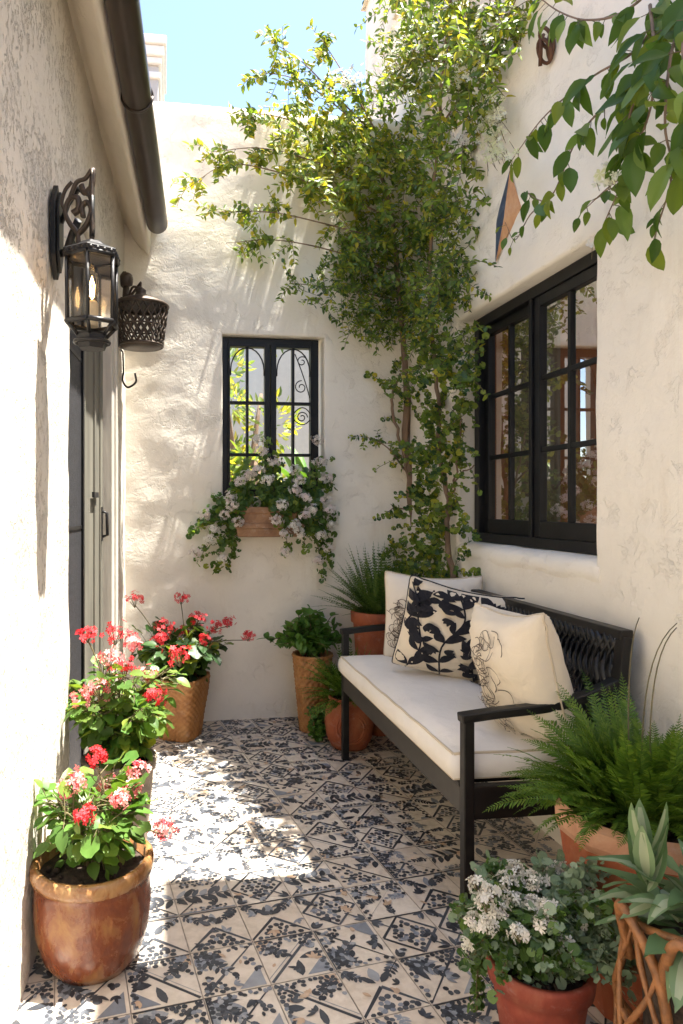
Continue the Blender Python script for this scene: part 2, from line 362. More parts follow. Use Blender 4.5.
# ------------------------------------------------------------------ stucco wall panel with soft-edged openings
def wall_panel(mb, fn, u0, u1, z0, z1, holes, mat, step=.03, depth=.2, r=.03, amp=.006, through=False, skip=None, topback=0., seed=0., reveal=None):
    def lin(a, b, cuts):
        n = max(2, int(round((b-a)/step))); q = [a+(b-a)*i/n for i in range(n+1)]
        for c in cuts:
            q = [x for x in q if abs(x-c) > step*.45 or x in (a, b)]; q.append(c)
        return sorted(set(q))
    us = lin(u0, u1, [x for h in holes for x in h[:2] if u0 < x < u1]); zs = lin(z0, z1, [x for h in holes for x in h[2:] if z0 < x < z1])
    def disp(u, z, n):
        p = V((u+seed, z, n*.5+seed)); return amp*fbm(p, 1.3, 3)*1.2+amp*.55*fbm(p, 5.5, 4)
    def W(u, n, z): return fn(u, n+disp(u, z, n), z)
    ids = {}
    for i, u in enumerate(us):
        for j, z in enumerate(zs): ids[i, j] = mb.idx([W(u, 0, z)])[0]
    def inh(u, z):
        return any(a < u < b and c < z < d for a, b, c, d in holes) or (skip and skip(u, z))
    for i in range(len(us)-1):
        for j in range(len(zs)-1):
            if inh((us[i]+us[i+1])/2, (zs[j]+zs[j+1])/2): continue
            mb.fi((ids[i, j], ids[i+1, j], ids[i+1, j+1], ids[i, j+1]), mat, True)
    for (a, b, c, d) in holes:
        ia, ib = us.index(a), us.index(b); jd = zs.index(d); jc = zs.index(c) if c > z0 else 0
        loop = [(ia, j, 1, 0) for j in range(jc, jd+1)]+[(i, jd, 0, -1) for i in range(ia+1, ib+1)]+[(ib, j, -1, 0) for j in range(jd-1, jc-1, -1)]
        closed = c > z0
        if closed: loop += [(i, jc, 0, 1) for i in range(ib-1, ia, -1)]
        dirs = []
        for (i, j, du, dz) in loop:
            du = 1 if i == ia else (-1 if i == ib else 0); dz = -1 if j == jd else (1 if (j == jc and closed) else 0); dirs.append((du, dz))
        prev = [ids[i, j] for (i, j, _, _) in loop]
        prof = [(r*math.sin(k*PI/8), r*(1-math.cos(k*PI/8))) for k in range(1, 5)]
        dd = r
        while dd < depth-.02: dd += .03; prof.append((r, min(dd, depth)))
        prof.append((r, depth))
        if through: prof += [(r*.6, depth+r*.6), (0, depth+r)]
        for ins, dep in prof:
            cur = [mb.idx([W(us[i]+du*ins, -dep, zs[j]+dz*ins)])[0] for (i, j, _, _), (du, dz) in zip(loop, dirs)]
            for k in range(len(loop) if closed else len(loop)-1):
                k2 = (k+1) % len(loop); mb.fi((prev[k], prev[k2], cur[k2], cur[k]), mat, True)
            prev = cur
    if topback:                      # rounded top edge rolling to the back, then the back face
        prev = [ids[i, len(zs)-1] for i in range(len(us))]
        R = topback/2
        for k in range(1, 9):
            a = PI*k/8; cur = [mb.idx([W(u, -R+R*math.cos(a), z1+min(R, .09)*math.sin(a))])[0] for u in us]
            for i in range(len(us)-1): mb.fi((prev[i], prev[i+1], cur[i+1], cur[i]), mat, True)
            prev = cur
    return us, zs

# ================================================================== SETTING
gm = MB(); gm.box((-60, -40, -.6), (60, 90, -.03), M['dirt']); tag(gm.build('ground'), kind='structure')

# ---- patio floor: square glazed tiles laid askew, painted with leaves
fm = MB(); ts = .188; ang = math.radians(8.5); ca, sa = math.cos(ang), math.sin(ang); FO = V((.10, 1.80))
def FW(a, b, z): return V((FO.x+a*ca-b*sa, FO.y+a*sa+b*ca, z))
fm.face([(-1.1, -2.6, -.004), (1.75, -2.6, -.004), (1.75, 4.35, -.004), (-1.1, 4.35, -.004)], M['grout'])
class Tile:
    def __init__(s, i, j, rot, flip):
        s.i, s.j, s.rot, s.flip, s.k = i, j, rot, flip, 0
    def T(s, x, y):
        if s.flip: x = 1-x
        for _ in range(s.rot): x, y = 1-y, x
        x = min(.985, max(.015, x)); y = min(.985, max(.015, y))
        return FW((s.i+x)*ts, (s.j+y)*ts, .0008+s.k*1.2e-5)
    def poly(s, pts, m): s.k += 1; fm.face([s.T(*p) for p in pts], M[m])
    def line(s, p, q, w, m):
        d = (V(q)-V(p)); n = V((-d.y, d.x)).normalized()*w*.66; w2 = rnd.uniform(.7, 1.1)
        s.poly([(p[0]+n.x, p[1]+n.y), (q[0]+n.x*w2, q[1]+n.y*w2), (q[0]-n.x*w2, q[1]-n.y*w2), (p[0]-n.x, p[1]-n.y)], m)
    def leaf(s, x, y, a, L, W, m):
        a += rnd.gauss(0, .12); L *= rnd.uniform(.8, 1.15); W *= rnd.uniform(.8, 1.2)
        c, q = math.cos(a), math.sin(a); W *= 1.15; L *= 1.0
        o = [(0, 0), (.22, .40), (.5, .5), (.8, .30), (1, 0), (.8, -.30), (.5, -.5), (.22, -.40)]
        s.poly([(x+c*u*L-q*v*W, y+q*u*L+c*v*W) for u, v in o], m)
    def spray(s, x, y, a, L, n, m):
        e = (x+math.cos(a)*L, y+math.sin(a)*L); s.line((x, y), e, .016, m)
        n += 2
        for k in range(n):
            f = .16+.80*k/n; px, py = x+math.cos(a)*L*f, y+math.sin(a)*L*f; l = L*(.34-.12*f)
            for sg in (1, -1): s.leaf(px, py, a+sg*.95, l, l*.42, m if rnd.random() < .82 else 'tblue')
        s.leaf(e[0], e[1], a, L*.3, L*.15, m)
    def berries(s, inside, m, step=.098):
        y = .05
        r = 0
        while y < .97:
            x = .05+(r % 2)*step/2
            while x < .97:
                if inside(x, y) and rnd.random() < .93:
                    a = rnd.uniform(0, 6.28); R = step*rnd.uniform(.44, .58); jx, jy = rnd.gauss(0, .009), rnd.gauss(0, .009); e = rnd.uniform(.65, 1.)
                    mm = m if rnd.random() < .8 else 'tblue'
                    s.poly([(x+jx+R*math.cos(a)*math.cos(t)-R*e*math.sin(a)*math.sin(t), y+jy+R*math.sin(a)*math.cos(t)+R*e*math.cos(a)*math.sin(t)) for t in [k*PI/3.5 for k in range(7)]], mm)
                x += step
            y += step*.86; r += 1
def design(t, d):
    if d == 0:      # mountain: thick roof line over a bunch of berries, a spray on each shoulder
        t.line((.0, .04), (.5, .52), .05, 'tdark'); t.line((.5, .52), (1, .04), .05, 'tdark')
        t.berries(lambda x, y: y < .40-abs(x-.5)*.9 and y > .03, 'tdark')
        t.spray(.02, .98, -.75, .42, 3, 'tdark'); t.spray(.98, .98, -PI+.75, .42, 3, 'tdark')
        t.leaf(.5, .62, PI/2, .3, .13, 'tblue'); t.leaf(.46, .6, PI/2+.7, .26, .1, 'tdark'); t.leaf(.54, .6, PI/2-.7, .26, .1, 'tdark')
    elif d == 1:    # diamond packed with berries
        for a, b in (((.5, .03), (.97, .5)), ((.97, .5), (.5, .97)), ((.5, .97), (.03, .5)), ((.03, .5), (.5, .03))): t.line(a, b, .036, 'tdark')
        t.berries(lambda x, y: abs(x-.5)+abs(y-.5) < .38, 'tdark')
        for x, y, a in ((.04, .04, .78), (.96, .04, 2.36), (.96, .96, 3.93), (.04, .96, 5.5)): t.leaf(x, y, a, .22, .09, 'tblue'); t.leaf(x, y, a+.5, .2, .07, 'tdark'); t.leaf(x, y, a-.5, .2, .07, 'tdark')
    elif d == 2:    # crossed diagonals with four sprigs
        t.line((.0, .0), (1, 1), .042, 'tdark'); t.line((.0, 1), (.48, .52), .042, 'tdark')
        t.spray(.5, .03, PI/2, .34, 3, 'tdark'); t.spray(.5, .97, -PI/2, .34, 3, 'tdark'); t.spray(.97, .5, PI, .34, 3, 'tblue'); t.spray(.03, .5, 0, .34, 3, 'tdark')
    elif d == 3:    # leaf spray from one corner and a bunch of fruit
        t.line((.0, .0), (.98, .96), .055, 'tdark')
        for k in range(4): t.leaf(.10, .92, -.15-k*.38, .46, .12, 'tdark' if k % 2 else 'tblue')
        t.spray(.2, .86, -.75, .55, 4, 'tdark')
        t.poly([(.55, .06), (.97, .06), (.97, .46)], 'tblue')
        t.berries(lambda x, y: (x-.42)**2+(y-.17)**2 < .014, 'tdark')
    elif d == 4:    # half tile of blue wedge, half tile of fruit and leaves
        t.line((.02, .98), (.98, .02), .06, 'tdark'); t.line((.10, 1), (1, .12), .02, 'tblue')
        t.poly([(.04, .05), (.42, .05), (.04, .42)], 'tblue'); t.leaf(.05, .5, -.1, .34, .12, 'tdark'); t.leaf(.5, .05, 1.7, .34, .12, 'tdark')
        t.spray(.98, .95, PI+.78, .5, 4, 'tdark'); t.berries(lambda x, y: (x-.66)**2+(y-.60)**2 < .012, 'tdark'); t.poly([(.7, .97), (.97, .97), (.97, .72)], 'ttan')
    elif d == 5:    # garland running across the tile
        t.line((.0, .5), (1, .5), .02, 'tdark')
        for k in range(7):
            x = .04+k*.14
            t.leaf(x, .5, .95, .27, .10, 'tdark' if k % 3 else 'tblue'); t.leaf(x, .5, -.95, .27, .10, 'tdark')
        t.berries(lambda x, y: .82 < y and abs(x-.5) < .36, 'tdark', .075); t.berries(lambda x, y: y < .17 and abs(x-.5) < .36, 'tdark', .075)
        t.line((.02, .03), (.98, .03), .022, 'tblue')
    else:           # berry-filled triangle over a plain half
        t.line((.02, .02), (.98, .98), .04, 'tdark'); t.berries(lambda x, y: y > x+.12 and x > .05 and y < .95, 'tdark')
        t.leaf(.62, .06, 1.0, .38, .12, 'tdark'); t.leaf(.8, .1, .9, .3, .11, 'tblue'); t.leaf(.95, .3, 2.0, .3, .1, 'tdark'); t.leaf(.55, .04, .3, .3, .09, 'tblue')
rows_d = {-1: [3, 4, 3], 0: [3, 4, 3, 4], 1: [0], 2: [6, 1, 5], 3: [1, 2], 4: [0, 0, 2], 5: [5, 6], 6: [1, 3], 7: [5, 0], 8: [2, 1], 9: [6, 5], 10: [1, 5]}
for j in range(-20, 17):
    for i in range(-11, 14):
        c = FW((i+.5)*ts, (j+.5)*ts, 0)
        if not (-.85 < c.x < 1.75 and -1.9 < c.y < 4.28): continue
        g = .0032
        dz = rnd.uniform(-.0005, .0002)
        fm.face([FW(i*ts+g/2, j*ts+g/2, dz), FW((i+1)*ts-g/2, j*ts+g/2, dz), FW((i+1)*ts-g/2, (j+1)*ts-g/2, dz), FW(i*ts+g/2, (j+1)*ts-g/2, dz)], M['tile'])
        if c.y < .9: continue
        ds = rows_d.get(j, [0, 1, 2, 3, 4, 5, 6]); d = ds[i % len(ds)] if rnd.random() < .8 else rnd.randrange(7)
        rot = 0 if d in (0, 1, 5) else (rnd.randrange(4) if j > 1 else (0 if i % 2 else 1)); tl = Tile(i, j, rot, rnd.random() < .5); design(tl, d)
        if d in (1, 5): tl.line((.02, .02), (.3, .3), .026, 'tdark'); tl.line((.98, .98), (.7, .7), .026, 'tdark')
        if d in (2, 3, 4): tl.berries(lambda x, y: y > .90 - abs(x-.5) * .9 or x < .10 and y < .6, 'tdark', .085)
        if d == 6: tl.spray(.96, .06, 2.36, .5, 5, 'tdark')
        if j < 4 and rnd.random() < .6: tl.line((.015, .985), (.985, .985), .035, 'tdark')
        for _ in range(rnd.choice((4, 6, 8))):       # loose brush strokes between the motifs
            x, y = rnd.uniform(.10, .90), rnd.uniform(.10, .90); a = rnd.uniform(0, 6.28); mt = 'tdark' if rnd.random() < .62 else rnd.choice(['tblue', 'tblue', 'ttan'])
            for q in range(rnd.choice((1, 3, 3, 4))): tl.leaf(x, y, a+q*.7, rnd.uniform(.09, .19), rnd.uniform(.04, .07), mt)
tag(fm.build('patio_floor'), kind='structure')

# ---- left house -------------------------------------------------------------
lh = thing('stucco_house', 'white stucco house on the left with brown gutter, narrow door and pitted wall', 'house', ML(2.2, -.3, 0))
wm = MB()
DL0, DL1, DZ = 2.52, 3.64, 2.45
wall_panel(wm, ML, -2.2, 4.13, 0, 3.35, [(DL0, DL1, 0, DZ)], M['stucco_l'], step=.035, depth=.062, r=.010, amp=.008, seed=3.1)
wm.boxm(ML, (-2.2, -3.2, 0), (DL0-.25, -.12, 3.3), M['stucco_l']); wm.boxm(ML, (DL1+.25, -3.2, 0), (4.12, -.12, 3.3), M['stucco_l']); wm.boxm(ML, (DL0-.25, -3.2, DZ+.1), (DL1+.25, -.12, 3.297), M['stucco_l'])
wm.boxm(ML, (DL0-.25, -3.2, 0), (DL1+.25, -.4, DZ+.1), M['stucco_l'])
wm.build('wall', lh, weld=True)
def ez(l): return 2.82+(3.77-l)*.07          # eave height along the wall
cm = MB(); rows = []
for l in [ -2.2+.25*k for k in range(26)]+[4.1]:
    z = ez(l); row = []
    for n_, dz in ((-.02, .17), (.012, .155), (.03, .12), (.05, .075), (.085, .03), (.12, -.005), (.135, -.02), (.15, -.01), (.155, .05), (.155, .22), (-.02, .36)):
        p = ML(l, n_, z+dz); p.z += .006*fbm(V((l*3, n_*20, 1)), 1., 3); row.append(p)
    rows.append(row)
ids = cm.grid(rows, M['plaster'], True); cm.fi(ids[-1], M['plaster'])
cm.build('soffit', lh)
gt = MB(); rows = []
for k, l in enumerate([-2.2, -1, 0, 1, 2, 3, 3.6, 3.79, 3.815, 3.825]):
    sc = 1 if k < 8 else (.8 if k == 8 else .4)
    rows.append([ML(l, .215+.058*sc*math.cos(a), ez(min(l, 3.77))+.02+.06*sc*math.sin(a)) for a in [2*PI*q/20 for q in range(20)]])
ids = gt.grid(rows, M['gutter'], True, True); gt.fi(ids[-1], M['gutter'])
for l in (1.2, 2.75):
    gt.tube([ML(l, .215+.0605*math.cos(a), ez(l)+.02+.0625*math.sin(a)) for a in [2*PI*q/20 for q in range(21)]], .006, M['gutter'], 6)
gt.build('gutter', lh)
rf = MB(); rows = []
for k in range(90):
    l = -2.3+6.45*k/89; rows.append([ML(l, n_, ez(l)+.12+(.24-n_)*.42+.035*abs(math.sin(k*PI/4.))) for n_ in (.2, .17, -.5, -1.5, -3.3)])
rf.grid(rows, M['roof'], True); rf.build('roof', lh)
dm = MB()
def dbx(m, a, b, mat): m.boxm(ML, a, b, mat)
dbx(dm, (2.985, -.075, .02), (3.55, -.048, 2.36), M['door'])
for a, b in ((2.99, 3.05), (3.30, 3.33), (3.47, 3.53)): dbx(dm, (a, -.050, .05), (b, -.038, 2.33), M['door'])
for z in (.05, 2.25): dbx(dm, (3.0, -.049, z), (3.52, -.036, z+.07), M['door'])
door = dm.build('door', lh, bevel=.003)
hm = MB(); hm.tube([ML(3.49, -.04, 1.27), ML(3.49, -.012, 1.26), ML(3.49, -.010, 1.15), ML(3.49, -.04, 1.14)], .008, M['iron'], 8); dbx(hm, (3.475, -.040, 1.12), (3.505, -.033, 1.29), M['iron'])
hm.build('handle', door)
lm = MB(); dbx(lm, (3.22, -.040, 1.335), (3.34, -.028, 1.36), M['iron']); lm.build('latch', door)
sm = MB(); dbx(sm, (2.54, -.06, .02), (2.98, -.040, 2.36), M['screen'])
for k in range(3): dbx(sm, (2.55, -.042, .5+k*.7), (2.97, -.037, .515+k*.7), M['iron'])
for a, b in ((2.533, 2.56), (2.955, 2.982)): dbx(sm, (a, -.061, .02), (b, -.030, 2.36), M['black'])
sm.build('screen_panel', lh)
fmx = MB(); dbx(fmx, (3.555, -.08, 0), (3.627, .006, 2.40), M['wood_white']); dbx(fmx, (2.50, -.08, 2.37), (3.554, -.02, 2.425), M['wood_white']); dbx(fmx, (3.63, -.02, 0), (3.69, .018, 2.47), M['wood_white'])
fmx.build('door_frame', lh, bevel=.005)

# ---- end wall with the iron window --------------------------------------------
BW = 4.115
gw = thing('garden_wall', 'tall free-standing stucco wall closing the patio with a small black iron window', 'wall', (.6, BW+.12, 0))
wm = MB()
MBk = lambda u, n, z: V((u, BW-n, z))
HB = (.335, .985, 1.34, 2.345)
wall_panel(wm, MBk, -.75, 1.62, 0, 3.66, [HB], M['stucco_b'], step=.03, depth=.222, r=.010, amp=.009, through=True, topback=.24, seed=9.)
for (a, b, c, d) in ((-.75, HB[0], 0, 3.66), (HB[1], 1.62, 0, 3.66), (HB[0], HB[1], 0, HB[2]), (HB[0], HB[1], HB[3], 3.66)):
    wm.face([(a, BW+.235, c), (b, BW+.235, c), (b, BW+.235, d), (a, BW+.235, d)], M['stucco_b'])
wm.build('wall', gw, weld=True)
wi = MB(); y0, y1 = BW+.06, BW+.11
X0, X1, Z0, Z1 = HB[0]+.006, HB[1]-.034, HB[2]+.014, HB[3]-.016; fw = .042
wi.box((X0, y0, Z0), (X0+fw, y1, Z1), M['black']); wi.box((X1-fw, y0, Z0), (X1, y1, Z1), M['black'])
wi.box((X0+fw, y0, Z1-fw), (X1-fw, y1, Z1), M['black']); wi.box((X0+fw, y0, Z0), (X1-fw, y1, Z0+fw), M['black'])
win = wi.build('window', gw, bevel=.003)
xm = (X0+X1)/2
for k, (a, b) in enumerate(((X0+fw, xm-.002), (xm+.002, X1-fw))):
    sb = MB(); sw = .034; zz0, zz1 = Z0+fw, Z1-fw; ya, yb = y0-.012, y1-.010
    sb.box((a, ya, zz0), (a+(.012 if k == 0 else sw), yb, zz1), M['black']); sb.box((b-(sw if k == 0 else .012), ya, zz0), (b, yb, zz1), M['black'])
    ia, ib = a+(.012 if k == 0 else sw), b-(sw if k == 0 else .012)
    sb.box((ia, ya, zz1-.014), (ib, yb, zz1), M['black']); sb.box((ia, ya, zz0), (ib, yb, zz0+.03), M['black'])
    mc = (ia+ib)/2; sb.box((mc-.008, ya+.006, zz0+.03), (mc+.008, yb-.004, zz1-.014), M['black'])
    for z in (1.93, 1.61): sb.box((ia, ya+.008, z-.009), (ib, yb-.006, z+.009), M['black'])
    sb.build('sash', win, bevel=.002)
    ir = MB(); yy = y0-.004; w = (ib-ia)/2
    zt = zz1-.02
    ir.tube([(mc-w+.004, yy, zt-.17)]+[(mc-(w-.004)*math.cos(t), yy, zt-.14+.14*math.sin(t)) for t in [PI*q/12 for q in range(13)]]+[(mc+w-.004, yy, zt-.17)], .0045, M['iron'], 6)
    if k == 1:
        def sp(cx, cz, r0, turns, a0, sg=1): return [(cx+sg*r0*(1-.75*q/24)*math.cos(a0+turns*2*PI*q/24), yy, cz+r0*(1-.75*q/24)*math.sin(a0+turns*2*PI*q/24)) for q in range(25)]
        ir.tube(sp(mc+.055, zt-.075, .034, 1.2, .6), .0036, M['iron'], 5); ir.tube(sp(mc+.050, zt-.235, .042, 1.3, 1.5), .0036, M['iron'], 5)
        ir.tube(sp(mc+.055, 1.845, .036, 1.4, 0), .0036, M['iron'], 5)
        ir.tube(bez((mc+.004, yy, 1.87), (mc+.06, yy, 1.94), (ib-.002, yy, 1.87)), .0036, M['iron'], 5); ir.tube(bez((mc+.004, yy, 1.83), (mc+.06, yy, 1.77), (ib-.002, yy, 1.83)), .0036, M['iron'], 5)
        ir.tube(bez((mc+.01, yy, zt-.03), (mc+.07, yy, zt-.17), (ib-.004, yy, zt-.30)), .0036, M['iron'], 5)
    ir.build('scrollwork', win)
    gl = MB(); gl.face([(ia, y0+.012, zz0+.03), (ib, y0+.012, zz0+.03), (ib, y0+.012, zz1-.014), (ia, y0+.012, zz1-.014)], M['glass']); gl.build('glass_pane', win)

# ---- right house ----------------------------------------------------------------
RX = 1.5; RB = 5.0
rh = thing('stucco_building', 'tall stucco building on the right with a black double casement window', 'building', (2.6, 2.0, 0))
wm = MB()
MR = lambda u, n, z: V((RX-n, u, z))
HR = (2.205, 3.375, 1.065, 2.262)
def parap(u): return 6.1 if u < 1.72 else (3.5 if u < 2.7 else 3.95 if u < 3.3 else (4.5 if u < 4.3 else 5.08))  # steps of the unseen top are shaped to place sun and shade below
wall_panel(wm, MR, -2.2, RB, 0, 6.1, [HR], M['stucco_r'], step=.032, depth=.14, r=.016, amp=.007, skip=lambda u, z: z > parap(u), seed=21.)
T = .22
wm.box((RX+.15, -2.2, 0), (RX+T, HR[0]-.02, 6.08), M['stucco_r']); wm.box((RX+.15, HR[1]+.02, 0), (RX+T, 4.3, 4.48), M['stucco_r']); wm.box((RX+.15, 4.3, 0), (RX+T, RB, 5.05), M['stucco_r'])
wm.box((RX+.15, HR[0]-.02, 0), (RX+T, HR[1]+.02, HR[2]-.02), M['stucco_r']); wm.box((RX+.15, HR[0]-.02, HR[3]+.02), (RX+T, 2.7, 3.48), M['stucco_r']); wm.box((RX+.15, 2.7, HR[3]+.02), (RX+T, HR[1]+.02, 3.93), M['stucco_r'])
wm.box((RX+.02, RB-.22, 0), (4.75, RB+.003, 5.05), M['stucco_r'])           # far side wall
wm.box((RX+.02, -2.2, 0), (4.75, -1.98, 6.08), M['stucco_r'])
for a, b, c, d in ((-1.98, 1.2, 0, 3.6), (3.8, RB-.22, 0, 3.6), (1.2, 3.8, 0, .9), (1.2, 3.8, 2.55, 3.6)): wm.box((4.61, a, c), (4.75, b, d), M['stucco_r'])  # unseen opening added in the outer wall so daylight fills the room
wm.build('wall', rh, weld=True)
for a, b, z in ((-2.25, 1.75, 6.07), (1.75, 2.70, 3.47), (2.70, 3.30, 3.92), (3.30, 4.30, 4.47), (4.30, RB+.03, 5.05)):
    cp = MB()
    rows = [[V((RX-.03+.30*q/8, y, z+.06*math.sin(PI*q/8)+.012*fbm(V((y*2, q*.3, z)), 1., 3))) for q in range(9)] for y in [a+(b-a)*k/30 for k in range(31)]]
    ids = cp.grid(rows, M['stucco_r'], True); cp.fi(ids[0], M['stucco_r']); cp.fi(ids[-1][::-1], M['stucco_r']); cp.build('parapet_coping', rh)
rr = MB(); rr.box((RX+T, -1.98, 3.4), (4.7, RB-.22, 3.6), M['roof']); rr.build('flat_roof', rh)
ro = MB()
ro.box((RX+T, .6, .28), (4.6, 4.4, .30), M['room_floor']); ro.box((RX+T, .6, 2.75), (4.6, 4.4, 2.8), M['room']); [ro.box((4.5, a, c), (4.6, b, d), M['room']) for a, b, c, d in ((.62, 1.2, .3, 2.75), (3.8, 4.38, .3, 2.75), (1.2, 3.8, .3, .9), (1.2, 3.8, 2.55, 2.75))]  # back of the room opened as well to let daylight in
ro.box((RX+T, .5, .3), (4.5, .6, 2.75), M['room']); ro.box((RX+T, 4.4, .3), (4.5, 4.5, 2.75), M['room_glow'])
ro.build('interior_room', rh)
# window: outer frame, two sashes (the left one set back), muntins, glass
wx = RX+.075; Y0, Y1, Zb, Zt = HR[0]+.018, HR[1]-.018-.03, HR[2]+.05, HR[3]-.018
wf = MB(); fw = .05
wf.box((wx, Y0, Zb), (wx+.09, Y0+fw, Zt), M['black']); wf.box((wx, Y1-fw, Zb), (wx+.09, Y1, Zt), M['black'])
wf.box((wx, Y0+fw, Zt-.05), (wx+.09, Y1-fw, Zt), M['black']); wf.box((wx, Y0+fw, Zb), (wx+.09, Y1-fw, Zb+.045), M['black'])
ym = (Y0+Y1)/2+.01
wf.box((wx-.002, ym-.012, Zb+.045), (wx+.05, ym+.012, Zt-.05), M['black'])
rwin = wf.build('window', rh, bevel=.003)
slm = MB(); rows = []
for q, (x, z) in enumerate(((RX+.19, HR[2]+.052), (RX+.05, HR[2]+.045), (RX+.012, HR[2]+.034), (RX-.004, HR[2]+.012), (RX-.006, HR[2]-.02), (RX+.006, HR[2]-.05))):
    rows.append([V((x+.004*fbm(V((y*6, q, 0)), 1, 3), y, z+.008*fbm(V((y*5, q*.4, 3)), 1, 3))) for y in [HR[0]-.01+(HR[1]+.02-HR[0])*k/40 for k in range(41)]])
ids = slm.grid(rows, M['stucco_r'], True); slm.fi([r[0] for r in ids], M['stucco_r']); slm.fi([r[-1] for r in ids][::-1], M['stucco_r']); slm.build('sill', rwin)
for k, (a, b, dx) in enumerate(((Y0+fw, ym-.012, .010), (ym+.012, Y1-fw, .030))):
    sb = MB(); z0, z1 = Zb+.045, Zt-.05; xa, xb = wx+dx, wx+dx+.035; sw = .046
    sb.box((xa, a, z0), (xb, a+sw, z1), M['black']); sb.box((xa, b-sw, z0), (xb, b, z1), M['black'])
    sb.box((xa, a+sw, z1-.045), (xb, b-sw, z1), M['black']); sb.box((xa, a+sw, z0), (xb, b-sw, z0+.07), M['black'])
    mc = (a+b)/2; sb.box((xa+.006, mc-.011, z0+.07), (xb-.004, mc+.011, z1-.045), M['black'])
    h = (z1-.045-z0-.07)/3
    for q in (1, 2): sb.box((xa+.008, a+sw, z0+.07+h*q-.011), (xb-.006, b-sw, z0+.07+h*q+.011), M['black'])
    sb.build('sash', rwin, bevel=.003)
    gl = MB(); gl.face([(xa+.018, a+sw, z0+.07), (xa+.018, b-sw, z0+.07), (xa+.018, b-sw, z1-.045), (xa+.018, a+sw, z1-.045)], M['glass_r']); gl.build('glass_pane', rwin)
# curtain just inside
cu = MB(); rows = []
for z in (1.0, 1.6, 2.3): rows.append([V((RX+.30+.025*math.sin(q*1.35), 2.95+.42*q/40, z)) for q in range(41)])
cu.grid(rows, M['curtain'], True); tag(cu.build('curtain'), 'tan curtain hanging inside the black window of the right building', 'curtain')

# ---- unseen house front added behind the camera to hold back light
hb = thing('unseen_house', 'plain unseen stucco house added behind the camera to darken the near end', 'house', (.5, -2.4, 0))
m = MB(); m.box((-1.2, -2.6, 0), (1.9, -2.3, 2.7), M['stucco_r']); m.build('wall', hb)
m = MB(); m.box((.1, -2.297, 0), (1.0, -2.25, 2.1), M['door']); m.build('door', hb)
# ---- beyond the wall ------------------------------------------------------------
ch = thing('chimney', 'white chimney with moulded cap rising beyond the garden wall beside the gutter', 'chimney', (-.36, 6.3, 3.0))
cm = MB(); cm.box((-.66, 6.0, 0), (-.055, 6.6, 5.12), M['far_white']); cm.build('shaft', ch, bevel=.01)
cm = MB()
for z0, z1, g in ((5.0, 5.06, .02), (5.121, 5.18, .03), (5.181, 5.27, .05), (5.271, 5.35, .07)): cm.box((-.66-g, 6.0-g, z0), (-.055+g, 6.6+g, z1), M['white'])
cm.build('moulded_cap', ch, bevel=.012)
gh = thing('white_house', 'white garden house seen beyond the iron window', 'house', (1.2, 9.5, 0))
hm = MB(); hm.box((-2.5, 9.0, 0), (5.5, 12, 4.2), M['far_white']); hm.build('wall', gh)
hm = MB(); hm.box((-2.7, 8.8, 4.203), (5.7, 12.1, 4.32), M['white']); hm.build('roof', gh)
hm = MB(); hm.box((2.6, 8.97, 1.0), (3.4, 9.02, 2.4), M['room']); hm.build('window', gh)

def shrub(name, label, cat, base, r, h, n, L, W, mats, up=.2, trunk=.4):
    t = thing(name, label, cat, base); st = MB(); fo = MB(); b = V(base)
    for k in range(7):
        e = b+V((rnd.uniform(-1, 1)*r*.6, rnd.uniform(-1, 1)*r*.6, h*rnd.uniform(.5, .9))); st.tube(bez(b, b+V((0, 0, h*.4)), e), [.02*h*(1-.09*q) for q in range(9)], M['bark'], 5)
    st.build('stem', t)
    cl = [(b+V((rnd.gauss(0, r*.5), rnd.gauss(0, r*.5), h*(trunk+(1-trunk)*rnd.random()))), r*rnd.uniform(.2, .4)) for _ in range(14)]
    for _ in range(n):
        c, q = rnd.choice(cl); d = rdir(); fo.leaf(c+d*q*rnd.uniform(.6, 1.1), (d+V((0, 0, up))).normalized()+rv(.3), rdir(), L*rnd.uniform(.7, 1.3), W*rnd.uniform(.7, 1.2), M[rnd.choice(mats)])
    fo.build('foliage', t); return t
shrub('garden_tree', 'yellow green tree behind the left half of the iron window', 'tree', (.78, 6.8, 0), .75, 3.3, 1500, .10, .045, ['leaf_sun', 'leaf_sun', 'leaf_vine'], trunk=.42)
shrub('garden_shrub', 'low bright green shrub behind the left half of the iron window', 'shrub', (.55, 5.4, 0), .34, 1.9, 900, .10, .05, ['leaf_sun', 'leaf_ger'], trunk=.3)
t = thing('garden_palm', 'broad strappy green plant behind the right half of the iron window', 'plant', (1.12, 5.3, 0)); st = MB(); fo = MB()
st.tube([(1.12, 5.3, 0), (1.11, 5.3, 1.36)], [.06, .05], M['bark'], 8); st.build('trunk', t)
for k in range(46):
    a = rnd.random()*6.28; e = rnd.uniform(.1, 1.3); fo.bigleaf((1.11, 5.3, 1.34), (math.cos(a)*math.cos(e), math.sin(a)*math.cos(e), math.sin(e)), (0, 0, 1), rnd.uniform(.35, .65), .07, M['leaf_herb'], curl=.25)
fo.build('foliage', t)

